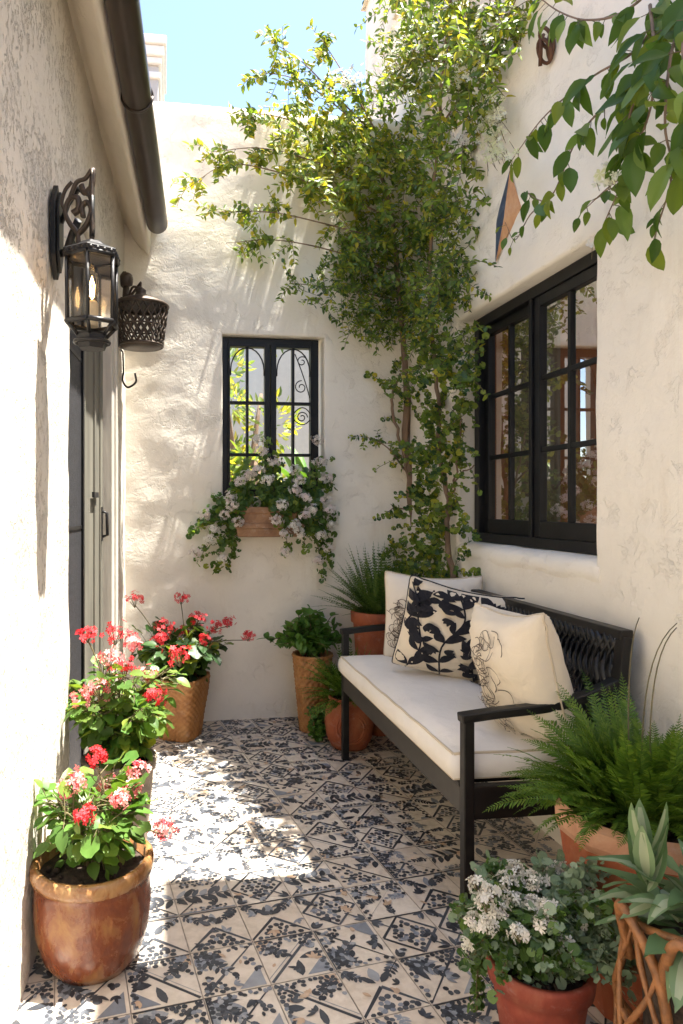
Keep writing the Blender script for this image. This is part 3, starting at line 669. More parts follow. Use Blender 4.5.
# ================================================================== LANTERNS, HOOKS, ORNAMENTS
wl = thing('wall_lantern', 'black six sided wall lantern with lit bulb on the left wall', 'lantern', ML(2.244, 0, 2.17))
pm = MB()
prof = [(2.015, .0), (2.05, .028), (2.085, .045), (2.25, .047), (2.275, .035), (2.318, .0)]
for n0, n1, k in ((.004, .020, 1.), (.021, .030, .72)):
    out = [(2.244-w*k, 2.166+(z-2.166)*(1 if k == 1 else .86)) for z, w in prof]+[(2.244+w*k, 2.166+(z-2.166)*(1 if k == 1 else .86)) for z, w in prof[::-1][1:-1]]
    a = pm.idx([ML(l, n0, z) for l, z in out]); b = pm.idx([ML(l, n1, z) for l, z in out])
    pm.fi(b, M['iron']); pm.fi(a[::-1], M['iron'])
    for q in range(len(out)): r_ = (q+1) % len(out); pm.fi((a[q], a[r_], b[r_], b[q]), M['iron'])
pm.build('back_plate', wl, bevel=.002)
LCn, LCl = .150, 2.10; lc = lambda r, a, z: ML(LCl+r*math.sin(a), LCn+r*math.cos(a), z)
am = MB(); am.tube([ML(2.244, .03, 2.10), ML(2.22, .05, 2.10), ML(2.18, .075, 2.135), ML(2.15, .10, 2.17)], .012, M['iron'], 8)
am.tube([ML(2.244, .03, 2.2), ML(2.2, .06, 2.24), ML(2.16, .10, 2.27), ML(LCl, LCn, 2.22), ML(LCl, LCn, 2.10)], .008, M['iron'], 8)
am.build('arm', wl)
sc = MB()      # pierced scroll plate standing on the lantern cap
def srel(u, w): return ML(LCl+.03-u*.25, LCn-.085+u*.72, 2.085+w*.92)
def curl(pts, r): sc.tube(smoothpath([srel(*p) for p in pts], 6), r, M['bronze'], 6, flat=.7)
curl([(.06, -.04), (.055, .03), (.02, .07), (.0, .11), (.02, .15), (.055, .15), (.06, .115), (.035, .10)], .011)
curl([(.02, .15), (.05, .20), (.09, .21), (.12, .235), (.115, .18), (.085, .165), (.07, .19)], .010)
curl([(.055, .03), (.09, .055), (.115, .10), (.10, .13), (.075, .12), (.08, .085)], .011)
curl([(.06, -.04), (.10, -.03), (.12, .03), (.118, .12), (.12, .235)], .009)
curl([(.0, .11), (-.015, .14), (.0, .18), (.03, .205)], .008)
curl([(.118, .12), (.10, .17), (.115, .18)], .008)
sc.build('scroll_bracket', wl)
cg = MB(); R0, R1 = .077, .077; zt, zb = 2.035, 1.840
for k in range(6):
    a = PI/6+k*PI/3; a2 = a+PI/3
    cg.tube([lc(R0, a, zt), lc(R1*.98, a, zb)], .0065, M['iron'], 6)
    for z, r, q in ((zt, R0+.004, .008), (zb, R1, .008)): cg.tube([lc(r, a, z), lc(r, a2, z)], q, M['iron'], 6)
    for z, r, z2, r2 in ((zb, R1, zb-.035, .045),): cg.tube([lc(r, a, z), lc(r2, a, z2)], .006, M['iron'], 6)
    # scalloped crown edge
    for q in range(4):
        f = (q+.5)/4; p = lc(R0+.006, a, zt+.008).lerp(lc(R0+.006, a2, zt+.008), f); cg.blob(p, .008, M['iron'], 6, 4)
def hexr(mb, rz, m):
    rows = [[lc(r, PI/6+k*PI/3, z) for k in range(6)] for r, z in rz]; ids = mb.grid(rows, m, False, True); mb.fi(ids[0][::-1], m); mb.fi(ids[-1], m)
hexr(cg, [(.04, zb-.075), (.046, zb-.06), (.046, zb-.034), (.05, zb-.030)], M['iron'])
for z, r in ((zb-.055, .05),): cg.tube([lc(r, q*PI/8, z) for q in range(17)], .006, M['iron'], 6)
cage = cg.build('cage', wl)
cp = MB(); hexr(cp, [(.087, zt+.004), (.089, zt+.016), (.077, zt+.022), (.045, zt+.036), (.03, zt+.048), (.012, zt+.055)], M['iron']); cp.build('cap', wl, bevel=.002)
lg = MB()
for k in range(6):
    a = PI/6+k*PI/3; a2 = a+PI/3; lg.face([lc(R0-.003, a, zb), lc(R0-.003, a2, zb), lc(R0-.003, a2, zt), lc(R0-.003, a, zt)], M['glass_lan'])
lg.build('glass_pane', wl)
bb = MB(); c = lc(0, 0, 0); bb.lathe((c.x, c.y, 1.832), [(.018, 0), (.018, .07), (.014, .075)], M['candle'], 16); bb.build('candle_sleeve', wl)
bb = MB(); bb.lathe((c.x, c.y, 1.907), [(.010, 0), (.017, .02), (.021, .045), (.017, .075), (.008, .10), (.002, .115)], M['glass_lan'], 16); bl = bb.build('bulb', wl)
bb = MB(); bb.tube([(c.x-.004, c.y, 1.922), (c.x-.006, c.y, 1.957), (c.x, c.y, 1.982), (c.x+.006, c.y, 1.957), (c.x+.004, c.y, 1.922)], .0028, M['filament'], 6); bb.build('filament', bl)

bk = thing('hanging_wall_basket', 'bronze woven lattice wall basket near the corner below the gutter', 'wall basket', ML(3.95, .0, 2.3))
bc = ML(3.80, .125, 2.17); bm_ = MB()
RR = lambda z: .118+.026*(z/.21)
for fam in (1, -1):
    for k in range(22):
        a0 = 2*PI*k/22; bm_.tube([bc+V(((RR(z)+.003*fam*math.sin(z*90))*math.cos(a0+fam*z*4.2), (RR(z)+.003*fam*math.sin(z*90))*math.sin(a0+fam*z*4.2), z)) for z in [.21*q/10 for q in range(11)]], .0055, M['bronze'], 5)
for z, r in ((.0, .008), (.215, .012), (.10, .005)): bm_.tube([bc+V((RR(z)*math.cos(q*PI/14), RR(z)*math.sin(q*PI/14), z)) for q in range(29)], r, M['bronze'], 6)
bm_.lathe(bc+V((0, 0, .0)), [(.02, -.01), (.11, -.008), (.112, .0), (.02, .002)], M['bronze'], 24)
bm_.build('basket', bk)
ld = MB(); ld.lathe(bc+V((0, 0, .218)), [(.146, 0), (.14, .012), (.09, .035), (.04, .05), (.028, .07), (.03, .085), (.012, .10), (.003, .105)], M['bronze'], 24); ld.build('lid', bk)
fn = MB(); q0 = ML(3.93, .03, 2.44)
fn.blob(q0+V((.0, 0, .13)), (.042, .042, .045), M['bronze'], 10, 7, .12); fn.tube([q0+V((0, 0, .10)), q0+V((.0, 0, -.05))], [.018, .026], M['bronze'], 8); fn.tube([ML(3.93, -.01, 2.46), q0+V((0, 0, .02))], .014, M['bronze'], 8)
fn.tube(smoothpath([q0+V((0, 0, -.04)), bc+V((-.05, .05, .33)), bc+V((0, 0, .31))]), .007, M['bronze'], 6); fn.tube([q0+V((0, 0, .05)), q0+V((.03, -.05, .03)), bc+V((0, 0, .345)), bc+V((0, 0, .30))], .008, M['bronze'], 6); fn.build('finial_bracket', bk)
hk = MB(); h0 = ML(3.93, 0, 2.13)
hk.tube([h0+V((0, 0, .05)), h0+V((.012, -.004, .03)), h0+V((.016, -.005, -.08))], .005, M['iron'], 6)
hk.tube(smoothpath([h0+V((.016, -.005, -.08)), h0+V((.012, -.015, -.13)), h0+V((.04, -.03, -.17)), h0+V((.085, -.03, -.14)), h0+V((.08, -.03, -.09))]), .006, M['iron'], 6)
tag(hk.build('iron_hook'), 'small black iron hook on the wall under the woven basket', 'hook')

# pointed diamond ornament and rusty bracket on the right wall
orn = thing('wall_ornament', 'pointed blue and terracotta diamond ornament above the right window', 'ornament', onX(508, 220, RX))
top, bot = V((RX-.012, 2.80, 2.76)), V((RX-.010, 2.935, 2.40))
ridge = V((RX-.022, 2.835, 2.56)); L_ = V((RX-.005, 2.935, 2.60)); R_ = V((RX-.004, 2.715, 2.56)); c = V((RX, 2.83, 2.58))
o1 = MB(); o1.face([top, L_, ridge], M['tile_navy']); o1.face([bot, ridge, L_], M['tile_navy']); o1.face([top, V((RX-.002, c.y, c.z)), L_], M['tile_navy']); o1.build('blue_facet', orn)
o1 = MB(); o1.face([top+V((0, -.002, 0)), ridge+V((0, -.002, 0)), R_], M['tile_orange']); o1.face([bot+V((0, -.002, 0)), R_, ridge+V((0, -.002, 0))], M['tile_orange']); o1.build('terracotta_facet', orn)
rb = MB(); c = onX(553, 45, RX); k_ = .055
rb.blob(c+V((-.01, 0, -.0)), (.012, .032, .055), M['rust'], 10, 6, .1)
for (dy, dz, r0) in ((0., .05, .028), (.01, -.04, .034)):
    rb.tube([c+V((-.03-.02*math.sin(q*PI/8), dy+r0*math.cos(q*PI/8), dz*.5+r0*1.2*math.sin(q*PI/8))) for q in range(17)], .007, M['rust'], 6)
rb.tube([c+V((-.02, .035, .06)), c+V((-.05, .0, .01)), c+V((-.03, .04, -.06))], .008, M['rust'], 6)
tag(rb.build('wall_bracket'), 'rusty brown iron bracket high on the right wall', 'bracket')

# ================================================================== BENCH
XF, XBk, YN, YF = .912, 1.39, 1.975, 3.395
bn = thing('garden_bench', 'black metal garden bench with woven strap back along the right wall', 'bench', (1.15, 2.68, 0))
w = .034
for y in (YN, YF):
    m = MB(); m.box((XF-w/2, y-w/2, 0), (XF+w/2, y+w/2, .648), M['bench']); m.build('leg', bn, bevel=.004)
    m = MB(); m.bar([(XBk-.03, y, 0), (XBk-.02, y, .42), (XBk+.045, y, .885)], w, .045, M['bench']); m.build('leg', bn, bevel=.004)
    m = MB(); m.bar(smoothpath([(XF-.024, y, .652), (XF+.10, y, .664), (XF+.26, y, .676), (XF+.38, y, .70), (XBk+.02, y, .745)], 4), .042, .028, M['bench']); m.build('armrest', bn, bevel=.005)
m = MB(); m.box((XF-.016, YN+w/2, .355), (XF+.012, YF-w/2, .435), M['apron']); m.box((XF-.019, YN+w/2, .436), (XF+.016, YF-w/2, .450), M['bench']); m.build('front_rail', bn, bevel=.003)
m = MB()
for y in (YN, YF): m.box((XF+w/2, y-.014, .345), (XBk-.045, y+.014, .446), M['bench'])
for k in range(9):
    y = YN+.12+k*(YF-YN-.24)/8; m.box((XF+.013, y-.02, .41), (XBk-.03, y+.02, .428), M['bench'])
m.box((XBk-.04, YN+w/2, .36), (XBk-.012, YF-w/2, .44), M['bench'])
m.build('seat_frame', bn, bevel=.002)
m = MB(); xb = lambda z: XBk-.02+.065*(z-.42)/.465
m.bar([(xb(.885), YN-.012, .892), (xb(.885), YF+.012, .892)], .045, .03, M['bench']); m.bar([(xb(.47), YN, .47), (xb(.47), YF, .47)], .03, .03, M['bench']); m.build('back_frame', bn, bevel=.004)
m = MB(); n_s = 46; z0, z1 = .475, .885
for fam in (1, -1):
    for k in range(-6, n_s+6):
        pts = []
        for q in range(15):
            z = z0+(z1-z0)*q/14; y = YN+(YF-YN)*(k/n_s)+fam*(z-.68)*.36
            pts.append((xb(z)-.012+fam*.007*math.cos((z-z0)*2*PI/.115), y, z))
        pts = [p for p in pts if YN+.015 < p[1] < YF-.015]
        if len(pts) > 2: m.tube(pts, .0125, M['strap'], 6, flat=.45)
m.build('woven_back', bn)

# seat cushion
def cushion():
    m = MB(); x0, x1, y0, y1, z0, z1 = XF-.03, XBk-.065, YN+.03, YF-.03, .452, .548
    nx, ny = 14, 40; rows = []
    def prof(u): return (1-abs(2*u-1)**14)
    top = []
    for i in range(nx+1):
        u = i/nx; row = []
        for j in range(ny+1):
            v = j/ny; e = min(1, min(u, 1-u)*nx/1.5)*min(1, min(v, 1-v)*ny/2.); e = e**.5
            z = z1-.016*(1-e)+.006*math.sin(v*3*PI)**2*e+.004*fbm(V((u*3, v*8, 0)), 1, 3); row.append(V((x0+(x1-x0)*u, y0+(y1-y0)*v, z)))
        rows.append(row)
    ids = m.grid(rows, M['cushion'], True)
    loop = [(i, 0) for i in range(nx)]+[(nx, j) for j in range(ny)]+[(i, ny) for i in range(nx, 0, -1)]+[(0, j) for j in range(ny, 0, -1)]
    cx, cy = (x0+x1)/2, (y0+y1)/2; prevp = [rows[i][j] for i, j in loop]; R = []
    for k, (f, b) in enumerate(((.0, .0), (.15, .009), (.5, .014), (.85, .009), (1, 0))):
        row = []
        for p in prevp:
            d = V((0, 0, 0))
            if abs(p.x-x0) < 1e-4: d.x = -1
            if abs(p.x-x1) < 1e-4: d.x = 1
            if abs(p.y-y0) < 1e-4: d.y = -1
            if abs(p.y-y1) < 1e-4: d.y = 1
            wob = 1+.5*fbm(V((p.x*6, p.y*6, 0)), 1, 2); row.append(V((p.x, p.y, p.z+(z0-p.z)*f))+d*b*wob)
        R.append(row)
    m.grid(R, M['cushion'], True, True); m.face([p for p in R[-1]][::-1], M['cushion'])
    for k, dz in ((0, 0.), (4, .004)):
        m.tube([p+V((0, 0, dz)) for p in R[k]]+[R[k][0]+V((0, 0, dz))], .0045, M['piping'], 6)
    return tag(m.build('seat_cushion'), 'long off white seat cushion lying on the black bench', 'cushion')
cushion()

def pillow(name, label, loc, w, h, th, yaw, lean, mats, decor=None, roll=0., seed=0.):
    """a stuffed square pillow: (u, v) in [-1, 1] to both faces; local x = width, z = height, -y = front"""
    m = MB(); c = V(loc); cy_, sy_ = math.cos(yaw), math.sin(yaw); cl, sl = math.cos(lean), math.sin(lean); cr, sr = math.cos(roll), math.sin(roll)
    def W(x, y, z):
        x, z = x*cr-z*sr, x*sr+z*cr
        y, z = y*cl+z*sl, -y*sl+z*cl
        return c+V((x*cy_-y*sy_, x*sy_+y*cy_, z))
    def S(u, v, side, off=0.):
        t = max(0, (1-u*u)*(1-v*v)); pin = 1-.06*(1-v*v)*abs(u)**3-.035*(u*v)**8; pin2 = 1-.035*(u*v)**8-.06*(1-u*u)*abs(v)**3
        d = th/2*t**.42*(1+.17*fbm(V((u*2.0+seed, v*2.0, side)), 1, 3))
        wr = .006*math.sin((u-v*.7)*6+seed+2*fbm(V((u, v, seed)), 1, 2))*t+.005*math.sin(math.atan2(v-1.1, u+1.1)*26)*max(0, 1-math.hypot(u+1, v-1))+.005*math.sin(math.atan2(v-1.1, u-1.1)*26)*max(0, 1-math.hypot(u-1, v-1))
        sag = -.02*(1-u*u)*max(0, v)**2
        return W(u*w/2*pin, side*(d+wr+off), v*h/2*pin2+sag)
    n = 22
    for side, mt in ((-1, mats[0]), (1, mats[1])):
        g = lambda k: math.sin((k/n*2-1)*PI/2)
        m.grid([[S(g(i), g(j)*side*-1, side) for i in range(n+1)] for j in range(n+1)], M[mt], True)
    edge = [S(k/20-1, -1, 1) for k in range(41)]+[S(1, k/20-1, 1) for k in range(41)]+[S(1-k/20, 1, 1) for k in range(41)]+[S(-1, 1-k/20, 1) for k in range(41)]
    m.tube(edge, .004, M[mats[2]], 6)
    st = {'k': 0}
    def poly(pts, mt, side=-1):
        st['k'] += 1; off = .0012+st['k']*2e-5
        m.face([S(max(-.99, min(.99, x)), max(-.99, min(.99, y)), side, off) for x, y in pts], M[mt], True)
    def stroke(pts, wd, mt, side=-1):
        for a, b in zip(pts[:-1], pts[1:]):
            d = V((b[0]-a[0], b[1]-a[1]));
            if d.length < 1e-5: continue
            nn = V((-d.y, d.x)).normalized()*wd/2
            poly([(a[0]+nn.x, a[1]+nn.y), (a[0]-nn.x, a[1]-nn.y), (b[0]-nn.x, b[1]-nn.y), (b[0]+nn.x, b[1]+nn.y)], mt, side)
    if decor: decor(poly, stroke)
    return tag(m.build(name), label, 'pillow')
def leafshape(poly, x, y, a, L, Wd, mt):
    # split crosswise into slices so it follows the curved cloth
    ws = [0, .55, .9, 1, .85, .5, 0]; c, s = math.cos(a), math.sin(a)
    for k in range(6):
        f0, f1 = k/6, (k+1)/6; w0, w1 = ws[k]*Wd/2, ws[k+1]*Wd/2
        b = .12*L
        def q(f, wv): yy = wv+b*math.sin(PI*f); return (x+c*f*L-s*yy, y+s*f*L+c*yy)
        pts = [q(f0, -w0), q(f1, -w1), q(f1, w1), q(f0, w0)]
        if k == 0: pts = pts[:3]
        if k == 5: pts = [pts[0], pts[1], pts[3]]
        poly(pts, mt)
def print_leaves(poly, stroke):
    r = random.Random(5)
    stems = [[(-.75, -.95), (-.6, -.3), (-.75, .35), (-.55, .9)], [(-.15, -.95), (-.25, -.2), (.02, .4), (-.12, .95)], [(.45, -.95), (.30, -.3), (.55, .3), (.45, .92)], [(.95, -.6), (.75, 0), (.92, .5)], [(-.98, .0), (-.8, .5), (-.95, .9)]]
    for st in stems:
        pts = [(p.x, p.y) for p in smoothpath([(x, y, 0) for x, y in st], 6)]; stroke(pts, .03, 'ink')
        for k in range(1, len(pts), 2):
            x, y = pts[k]; a = math.atan2(pts[k][1]-pts[k-1][1], pts[k][0]-pts[k-1][0])
            for sg in (1, -1):
                if r.random() < .88:
                    L = r.uniform(.24, .40); leafshape(poly, x, y, a+sg*r.uniform(.5, 1.15), L, L*r.uniform(.40, .62), 'ink')
    for k in range(26):
        x, y = r.uniform(-.9, .9), r.uniform(-.9, .9); a = r.uniform(0, 6.28)
        for j in range(4): leafshape(poly, x, y, a+j*.5, r.uniform(.12, .24), .09, 'ink')
def line_drawing(cx, cy, k=1., side=-1):
    def f(poly, stroke):
        r = random.Random(9)
        for i in range(80):
            x = cx+r.gauss(0, .17)*k; y = cy+r.uniform(-.62, .62)*k; R0 = r.uniform(.07, .19)*k; a0 = r.random()*6; sw = r.uniform(1.6, 4.2); e = r.uniform(.55, 1.)
            stroke([(x+R0*math.cos(a0+sw*q/12), y+R0*e*math.sin(a0+sw*q/12)*(1+.03*q)) for q in range(13)], .013, 'inkline', side)
    return f
def two(a, b):
    def f(poly, stroke): a(poly, stroke); b(poly, stroke)
    return f
pillow('throw_pillow', 'pale linen pillow at the far end of the bench behind the printed one', (1.275, 3.15, .757), .46, .45, .15, -.42, -.16, ('linen_pale', 'linen_pale', 'piping'), line_drawing(-.62, -.1, .8), roll=-.03, seed=2.)
pillow('throw_pillow', 'cream pillow printed with bold black leaves, middle of the three on the bench', (1.262, 2.83, .748), .50, .44, .20, -.36, -.24, ('linen', 'linen', 'ink'), print_leaves, roll=-.20, seed=5.)
pillow('throw_pillow', 'plump beige pillow with fine line drawing, nearest of the three on the bench', (1.165, 2.12, .752), .35, .44, .24, -1.40, -.22, ('linen', 'linen', 'piping'), two(line_drawing(-.12, -.05, 1.2), line_drawing(.3, -.3, .6, 1)), roll=.04, seed=8.)

# ================================================================== POTTED PLANTS
def soil(t, c, r, z):
    m = MB(); rows = []
    for k in range(6):
        rr = r*(1-k/5.2); rows.append([V((c[0]+rr*math.cos(a), c[1]+rr*math.sin(a), z+.012*(k/5)+.008*fbm(V((rr*30*math.cos(a), rr*30*math.sin(a), 2)), 1, 3))) for a in [2*PI*q/24 for q in range(24)]])
    ids = m.grid(rows, M['soil'], True, True); m.fi(ids[-1], M['soil'])
    for k in range(40):
        a, q = rnd.random()*6.28, r*.9*math.sqrt(rnd.random()); m.blob((c[0]+q*math.cos(a), c[1]+q*math.sin(a), z+.01), rnd.uniform(.004, .011), M['soil'], 5, 3, .3)
    m.build('soil', t)
def pot(t, c, prof, mat, rim=None, sides=48, fn=None, rimz=None, smooth=True):
    m = MB(); m.lathe((c[0], c[1], 0), prof, M[mat], sides, smooth, fn, (lambda a, b: M[rim] if (a[1]+b[1])/2 > rimz else M[mat]) if rim else None)
    return m.build('pot', t)
def flower_head(t, p, r, mat, n=34, up=V((0, 0, 1)), fl=.0125):
    m = MB(); p = V(p)
    for k in range(n):
        d = (rdir()+up*.45).normalized(); m.floret(p+V((d.x*r, d.y*r, d.z*r*.75))*rnd.uniform(.6, 1.2)+rv(r*.12), d+rv(.35), fl*rnd.uniform(.8, 1.2), M[mat])
        if k % 3 == 0: m.tube([p-up*r*.8, p+d*r*.6], .0012, M['stem'], 3, False)
    return m.build('flower_head', t)
def geranium(name, label, c, potargs, soil_r, soil_z, heads, spread, height, nleaf, leafR, mats, flmat, headr, Yd, group):
    t = thing(name, label, 'potted plant', (c[0], c[1], 0), group); pot(t, c, **potargs); soil(t, c, soil_r, soil_z)
    st = MB(); fo = MB(); base = V((c[0], c[1], soil_z))
    tips = []
    for k in range(11):
        a = k*2.4; q = spread*math.sqrt((k+.5)/11); e = base+V((q*math.cos(a), q*math.sin(a), height*rnd.uniform(.55, .95)*(1-.25*(q/spread)**2)))
        pts = bez(base+V((.02*math.cos(a), .02*math.sin(a), 0)), base+V((q*.3*math.cos(a), q*.3*math.sin(a), height*.5)), e); st.tube(pts, [.006-.0004*i for i in range(9)], M['stem'], 5); tips.append(pts)
    for k in range(nleaf):
        pts = rnd.choice(tips); i = rnd.randrange(2, 9); p = pts[i]+rv(.012); d = V((p.x-c[0], p.y-c[1], 0)).normalized()*rnd.uniform(.3, 1)+rv(.45)+V((0, 0, .12))
        d.normalize(); q = p+d*rnd.uniform(.02, .06); st.tube([p, q], .0016, M['stem'], 3, False)
        R = leafR*rnd.uniform(.6, 1.15); n_ = (V((0, 0, 1))+d*.5+rv(.3))
        if rnd.random() < .55: fo.roundleaf(q, (d+V((0, 0, -.35))).normalized(), n_, R, M[rnd.choice(mats)])
        else: fo.bigleaf(q, (d+V((0, 0, -.3))).normalized(), n_, R*2.1, R*1.35, M[rnd.choice(mats)], curl=.2)
    for (x, y, dy) in heads:
        p = P(x, y, Yd+dy)
        if ML(0, 0, 0).x+p.y*.0646 > p.x-headr-.01: p.x = LO+p.y*.0646+headr+.02
        fm_ = flmat if isinstance(flmat, str) else rnd.choice(flmat)
        flower_head(t, p, headr*rnd.uniform(.8, 1.15), fm_)
        s0 = rnd.choice(tips)[5]; st.tube(bez(s0, (s0+p)/2+V((0, 0, .03)), p-V((0, 0, headr*.5)), 5), .0025, M['stem'], 4, False)
    st.build('stem', t); fo.build('foliage', t); return t
G = 'geranium pots along the left wall'
p1 = [(.09, 0), (.115, .004), (.138, .035), (.158, .10), (.165, .17), (.162, .235), (.159, .252), (.170, .258), (.175, .275), (.172, .292), (.163, .300), (.15, .296), (.148, .24)]
geranium('geranium_pot', 'pink geranium in round glazed terracotta pot, nearest on the left', (-.205, 2.0), dict(prof=p1, mat='pot_glaze', rim='pot_rim', rimz=.25), .147, .262,
         [(96, 758, .0), (140, 771, .05), (74, 783, -.02), (133, 788, 0), (120, 800, -.1), (86, 816, -.12), (164, 830, .0), (66, 790, .06), (110, 785, .1)], .15, .27, 300, .026, ['leaf_ger', 'leaf_ger', 'leaf_herb'], ['pink', 'pink', 'red'], .031, 1.98, G)
p2 = [(.075, 0), (.09, .004), (.10, .08), (.118, .26), (.124, .345), (.132, .35), (.136, .385), (.128, .392), (.116, .385), (.112, .33)]
geranium('geranium_pot', 'tall pink geranium in grey brown pot standing in front of the door', (-.165, 2.52), dict(prof=p2, mat='pot_stone'), .112, .355,
         [(88, 635, .05), (133, 645, .02), (123, 670, -.05), (180, 657, .0), (154, 697, -.05), (72, 700, -.12), (115, 635, .1), (108, 660, -.1), (148, 675, .05), (100, 690, -.12)], .20, .40, 600, .029, ['leaf_ger', 'leaf_ger', 'leaf_herb', 'leaf_vine'], ['pink', 'pink', 'red'], .043, 2.5, G)
p3 = [(.09, 0), (.105, .004), (.112, .04), (.128, .16), (.146, .28), (.152, .335), (.150, .345), (.138, .34), (.134, .29)]
def sq(a, z): return (abs(math.cos(a+.5))**5+abs(math.sin(a+.5))**5)**(-.2)*.94*(1+.036*math.sin(24*a+(PI if int(z/.0166) % 2 else 0))*abs(math.sin(z*PI/.0166))**.5+.008*math.sin(5*a+z*30))
geranium('geranium_pot', 'red geranium with dark leaves in hammered ochre pot by the garden wall', (.085, 3.86), dict(prof=[(r, z) for r, z in p3[:2]]+[(.105+.047*k/40, .004+.331*k/40) for k in range(1, 41)]+p3[6:], mat='pot_ochre', fn=sq, sides=144), .132, .30,
         [(135, 601, .0), (181, 599, .05), (164, 627, -.05), (197, 619, .0), (215, 627, -.05), (248, 636, -.05), (160, 640, -.1), (229, 622, .05), (205, 640, -.1), (185, 632, .05)], .24, .36, 420, .038, ['leaf_dark', 'leaf_vine', 'leaf_dark'], 'red', .046, 3.84, G)

def frond(fo, base, d, up, L, m, pin=.05, n=26, droop=.5, narrow=1., leafm=1.):
    """a feathery frond: an arching midrib with two rows of leaflets"""
    d = V(d).normalized(); pts = [V(base)]; cur = d.copy(); k = n
    for i in range(k):
        cur = (cur+V((0, 0, -droop/k*1.6*(i/k+.25)))).normalized(); pts.append(pts[-1]+cur*L/k)
    fo.tube(pts[::2], [.0022*(1-.8*i/len(pts[::2])) for i in range(len(pts[::2]))], m, 3, False)
    tw = rnd.uniform(-.5, .5)
    for i in range(2, k+1):
        f = i/k; p = pts[i]; t = (pts[i]-pts[i-1]).normalized(); s = t.cross(V((0, 0, 1)))
        if s.length < .05: s = t.orthogonal()
        s.normalize(); u = s.cross(t); s = s*math.cos(tw)+u*math.sin(tw)
        l = pin*math.sin(PI*min(1, f*.92+.08))**.7*rnd.uniform(.8, 1.15)*narrow
        for sg in (1, -1):
            fo.leaf(p, s*sg+t*.75+u*rnd.uniform(-.1, .35), u, l, l*.34*leafm, m, .1, .15)
# big fern at the near end of the bench
fc = (1.235, 1.63)
t = thing('fern_pot', 'large feathery green fern in faceted terracotta pot at the near end of the bench', 'potted plant', (fc[0], fc[1], 0))
pf = [(.12, 0), (.14, .006), (.155, .10), (.185, .30), (.205, .44), (.215, .46), (.218, .50), (.205, .515), (.19, .505), (.185, .45)]
pot(t, fc, pf, 'pot_terra', rim='pot_tan', rimz=.44, sides=11, smooth=False); soil(t, fc, .185, .48)
fo = MB()
for k in range(330):
    a = rnd.random()*6.28; e = rnd.uniform(.0, 1.35) if k > 70 else rnd.uniform(.9, 1.5)
    L = rnd.uniform(.28, .46)*(1.0 if e < .9 else .82)
    if math.cos(a) > .4: L *= .62
    if math.cos(a) < -.3: L *= .74
    if math.sin(a) < .1 and e < .25: e = rnd.uniform(.25, .9)
    b = V((fc[0]+.12*math.cos(a)*rnd.random(), fc[1]+.12*math.sin(a)*rnd.random(), .50))
    frond(fo, b, (math.cos(a)*math.cos(e), math.sin(a)*math.cos(e), math.sin(e)), None, L, M['fern'], .030, 36, rnd.uniform(.30, .95), 1., .85)
fo.build('foliage', t)
st = MB()
for dx, dy in ((.06, .05), (.10, .0), (.05, -.03)):
    b = V((fc[0], fc[1]+dy, .55)); st.tube(bez(b, b+V((.02, .05, .35)), b+V((dx+.08, .1+dy, .42)), 10), [.0024-.0001*i for i in range(11)], M['stem'], 5)
st.build('young_shoot', t)

# white flowered trailing plant in the red pot, front right
wc = (.872, 1.50)
t = thing('white_flower_pot', 'white flowering trailing plant in red terracotta pot in the right foreground', 'potted plant', (wc[0], wc[1], 0))
pot(t, wc, [(.070, 0), (.080, .003), (.104, .165), (.106, .185), (.117, .188), (.122, .225), (.120, .236), (.109, .236), (.10, .20)], 'pot_red'); soil(t, wc, .092, .205)
st = MB(); fo = MB(); b = V((wc[0], wc[1], .21)); tips = []
for k in range(70):
    a = rnd.random()*6.28; q = rnd.uniform(.05, .20); e = b+V((q*math.cos(a)*(1.25 if math.cos(a) > 0 else .95), q*math.sin(a), rnd.uniform(.06, .21)*(1 if q < .15 else .65)))
    pts = bez(b+V((.05*math.cos(a), .05*math.sin(a), 0)), (b+e)/2+V((0, 0, .09)), e, 8); st.tube(pts, .0016, M['stem'], 4, False); tips.append(pts)
    grey = e.x > wc[0]+.03 and rnd.random() < .75
    for i in range(1, 9):
        for _ in range(9):
            d = rdir()+V((0, 0, .25)); R = rnd.uniform(.006, .0135); fo.roundleaf(pts[i]+rv(.014), d, V((0, 0, 1))+rv(.5), R, M['leaf_grey' if grey else rnd.choice(['leaf_ivy', 'leaf_ivy', 'leaf_grey'])])
for k in range(4):
    a = rnd.uniform(2.4, 3.5); e = b+V((.14*math.cos(a), .14*math.sin(a), -.13)); pts = bez(b+V((.08*math.cos(a), .08*math.sin(a), .04)), b+V((.15*math.cos(a), .15*math.sin(a), .06)), e, 10); st.tube(pts, .0016, M['stem'], 4, False)
    for i in range(2, 11):
        for _ in range(4): fo.roundleaf(pts[i]+rv(.010), rdir(), rdir(), rnd.uniform(.006, .012), M['leaf_ivy'])
st.build('stem', t); fo.build('foliage', t)
for (x, y, dy) in ((478, 885, 0), (492, 893, -.03), (505, 882, .03), (486, 905, -.05), (500, 912, -.03), (474, 922, -.02), (515, 900, 0), (552, 878, .05), (548, 908, -.08), (470, 945, 0), (520, 935, -.1), (530, 880, .02), (575, 895, 0), (580, 925, -.05), (600, 905, .03), (565, 945, -.1), (535, 905, -.02), (590, 880, .08), (515, 870, .06), (488, 928, -.06), (562, 870, .08), (545, 925, -.1)):
    flower_head(t, P(x, y, wc[1]+dy), .021, 'petal_white', 20, fl=.0115)

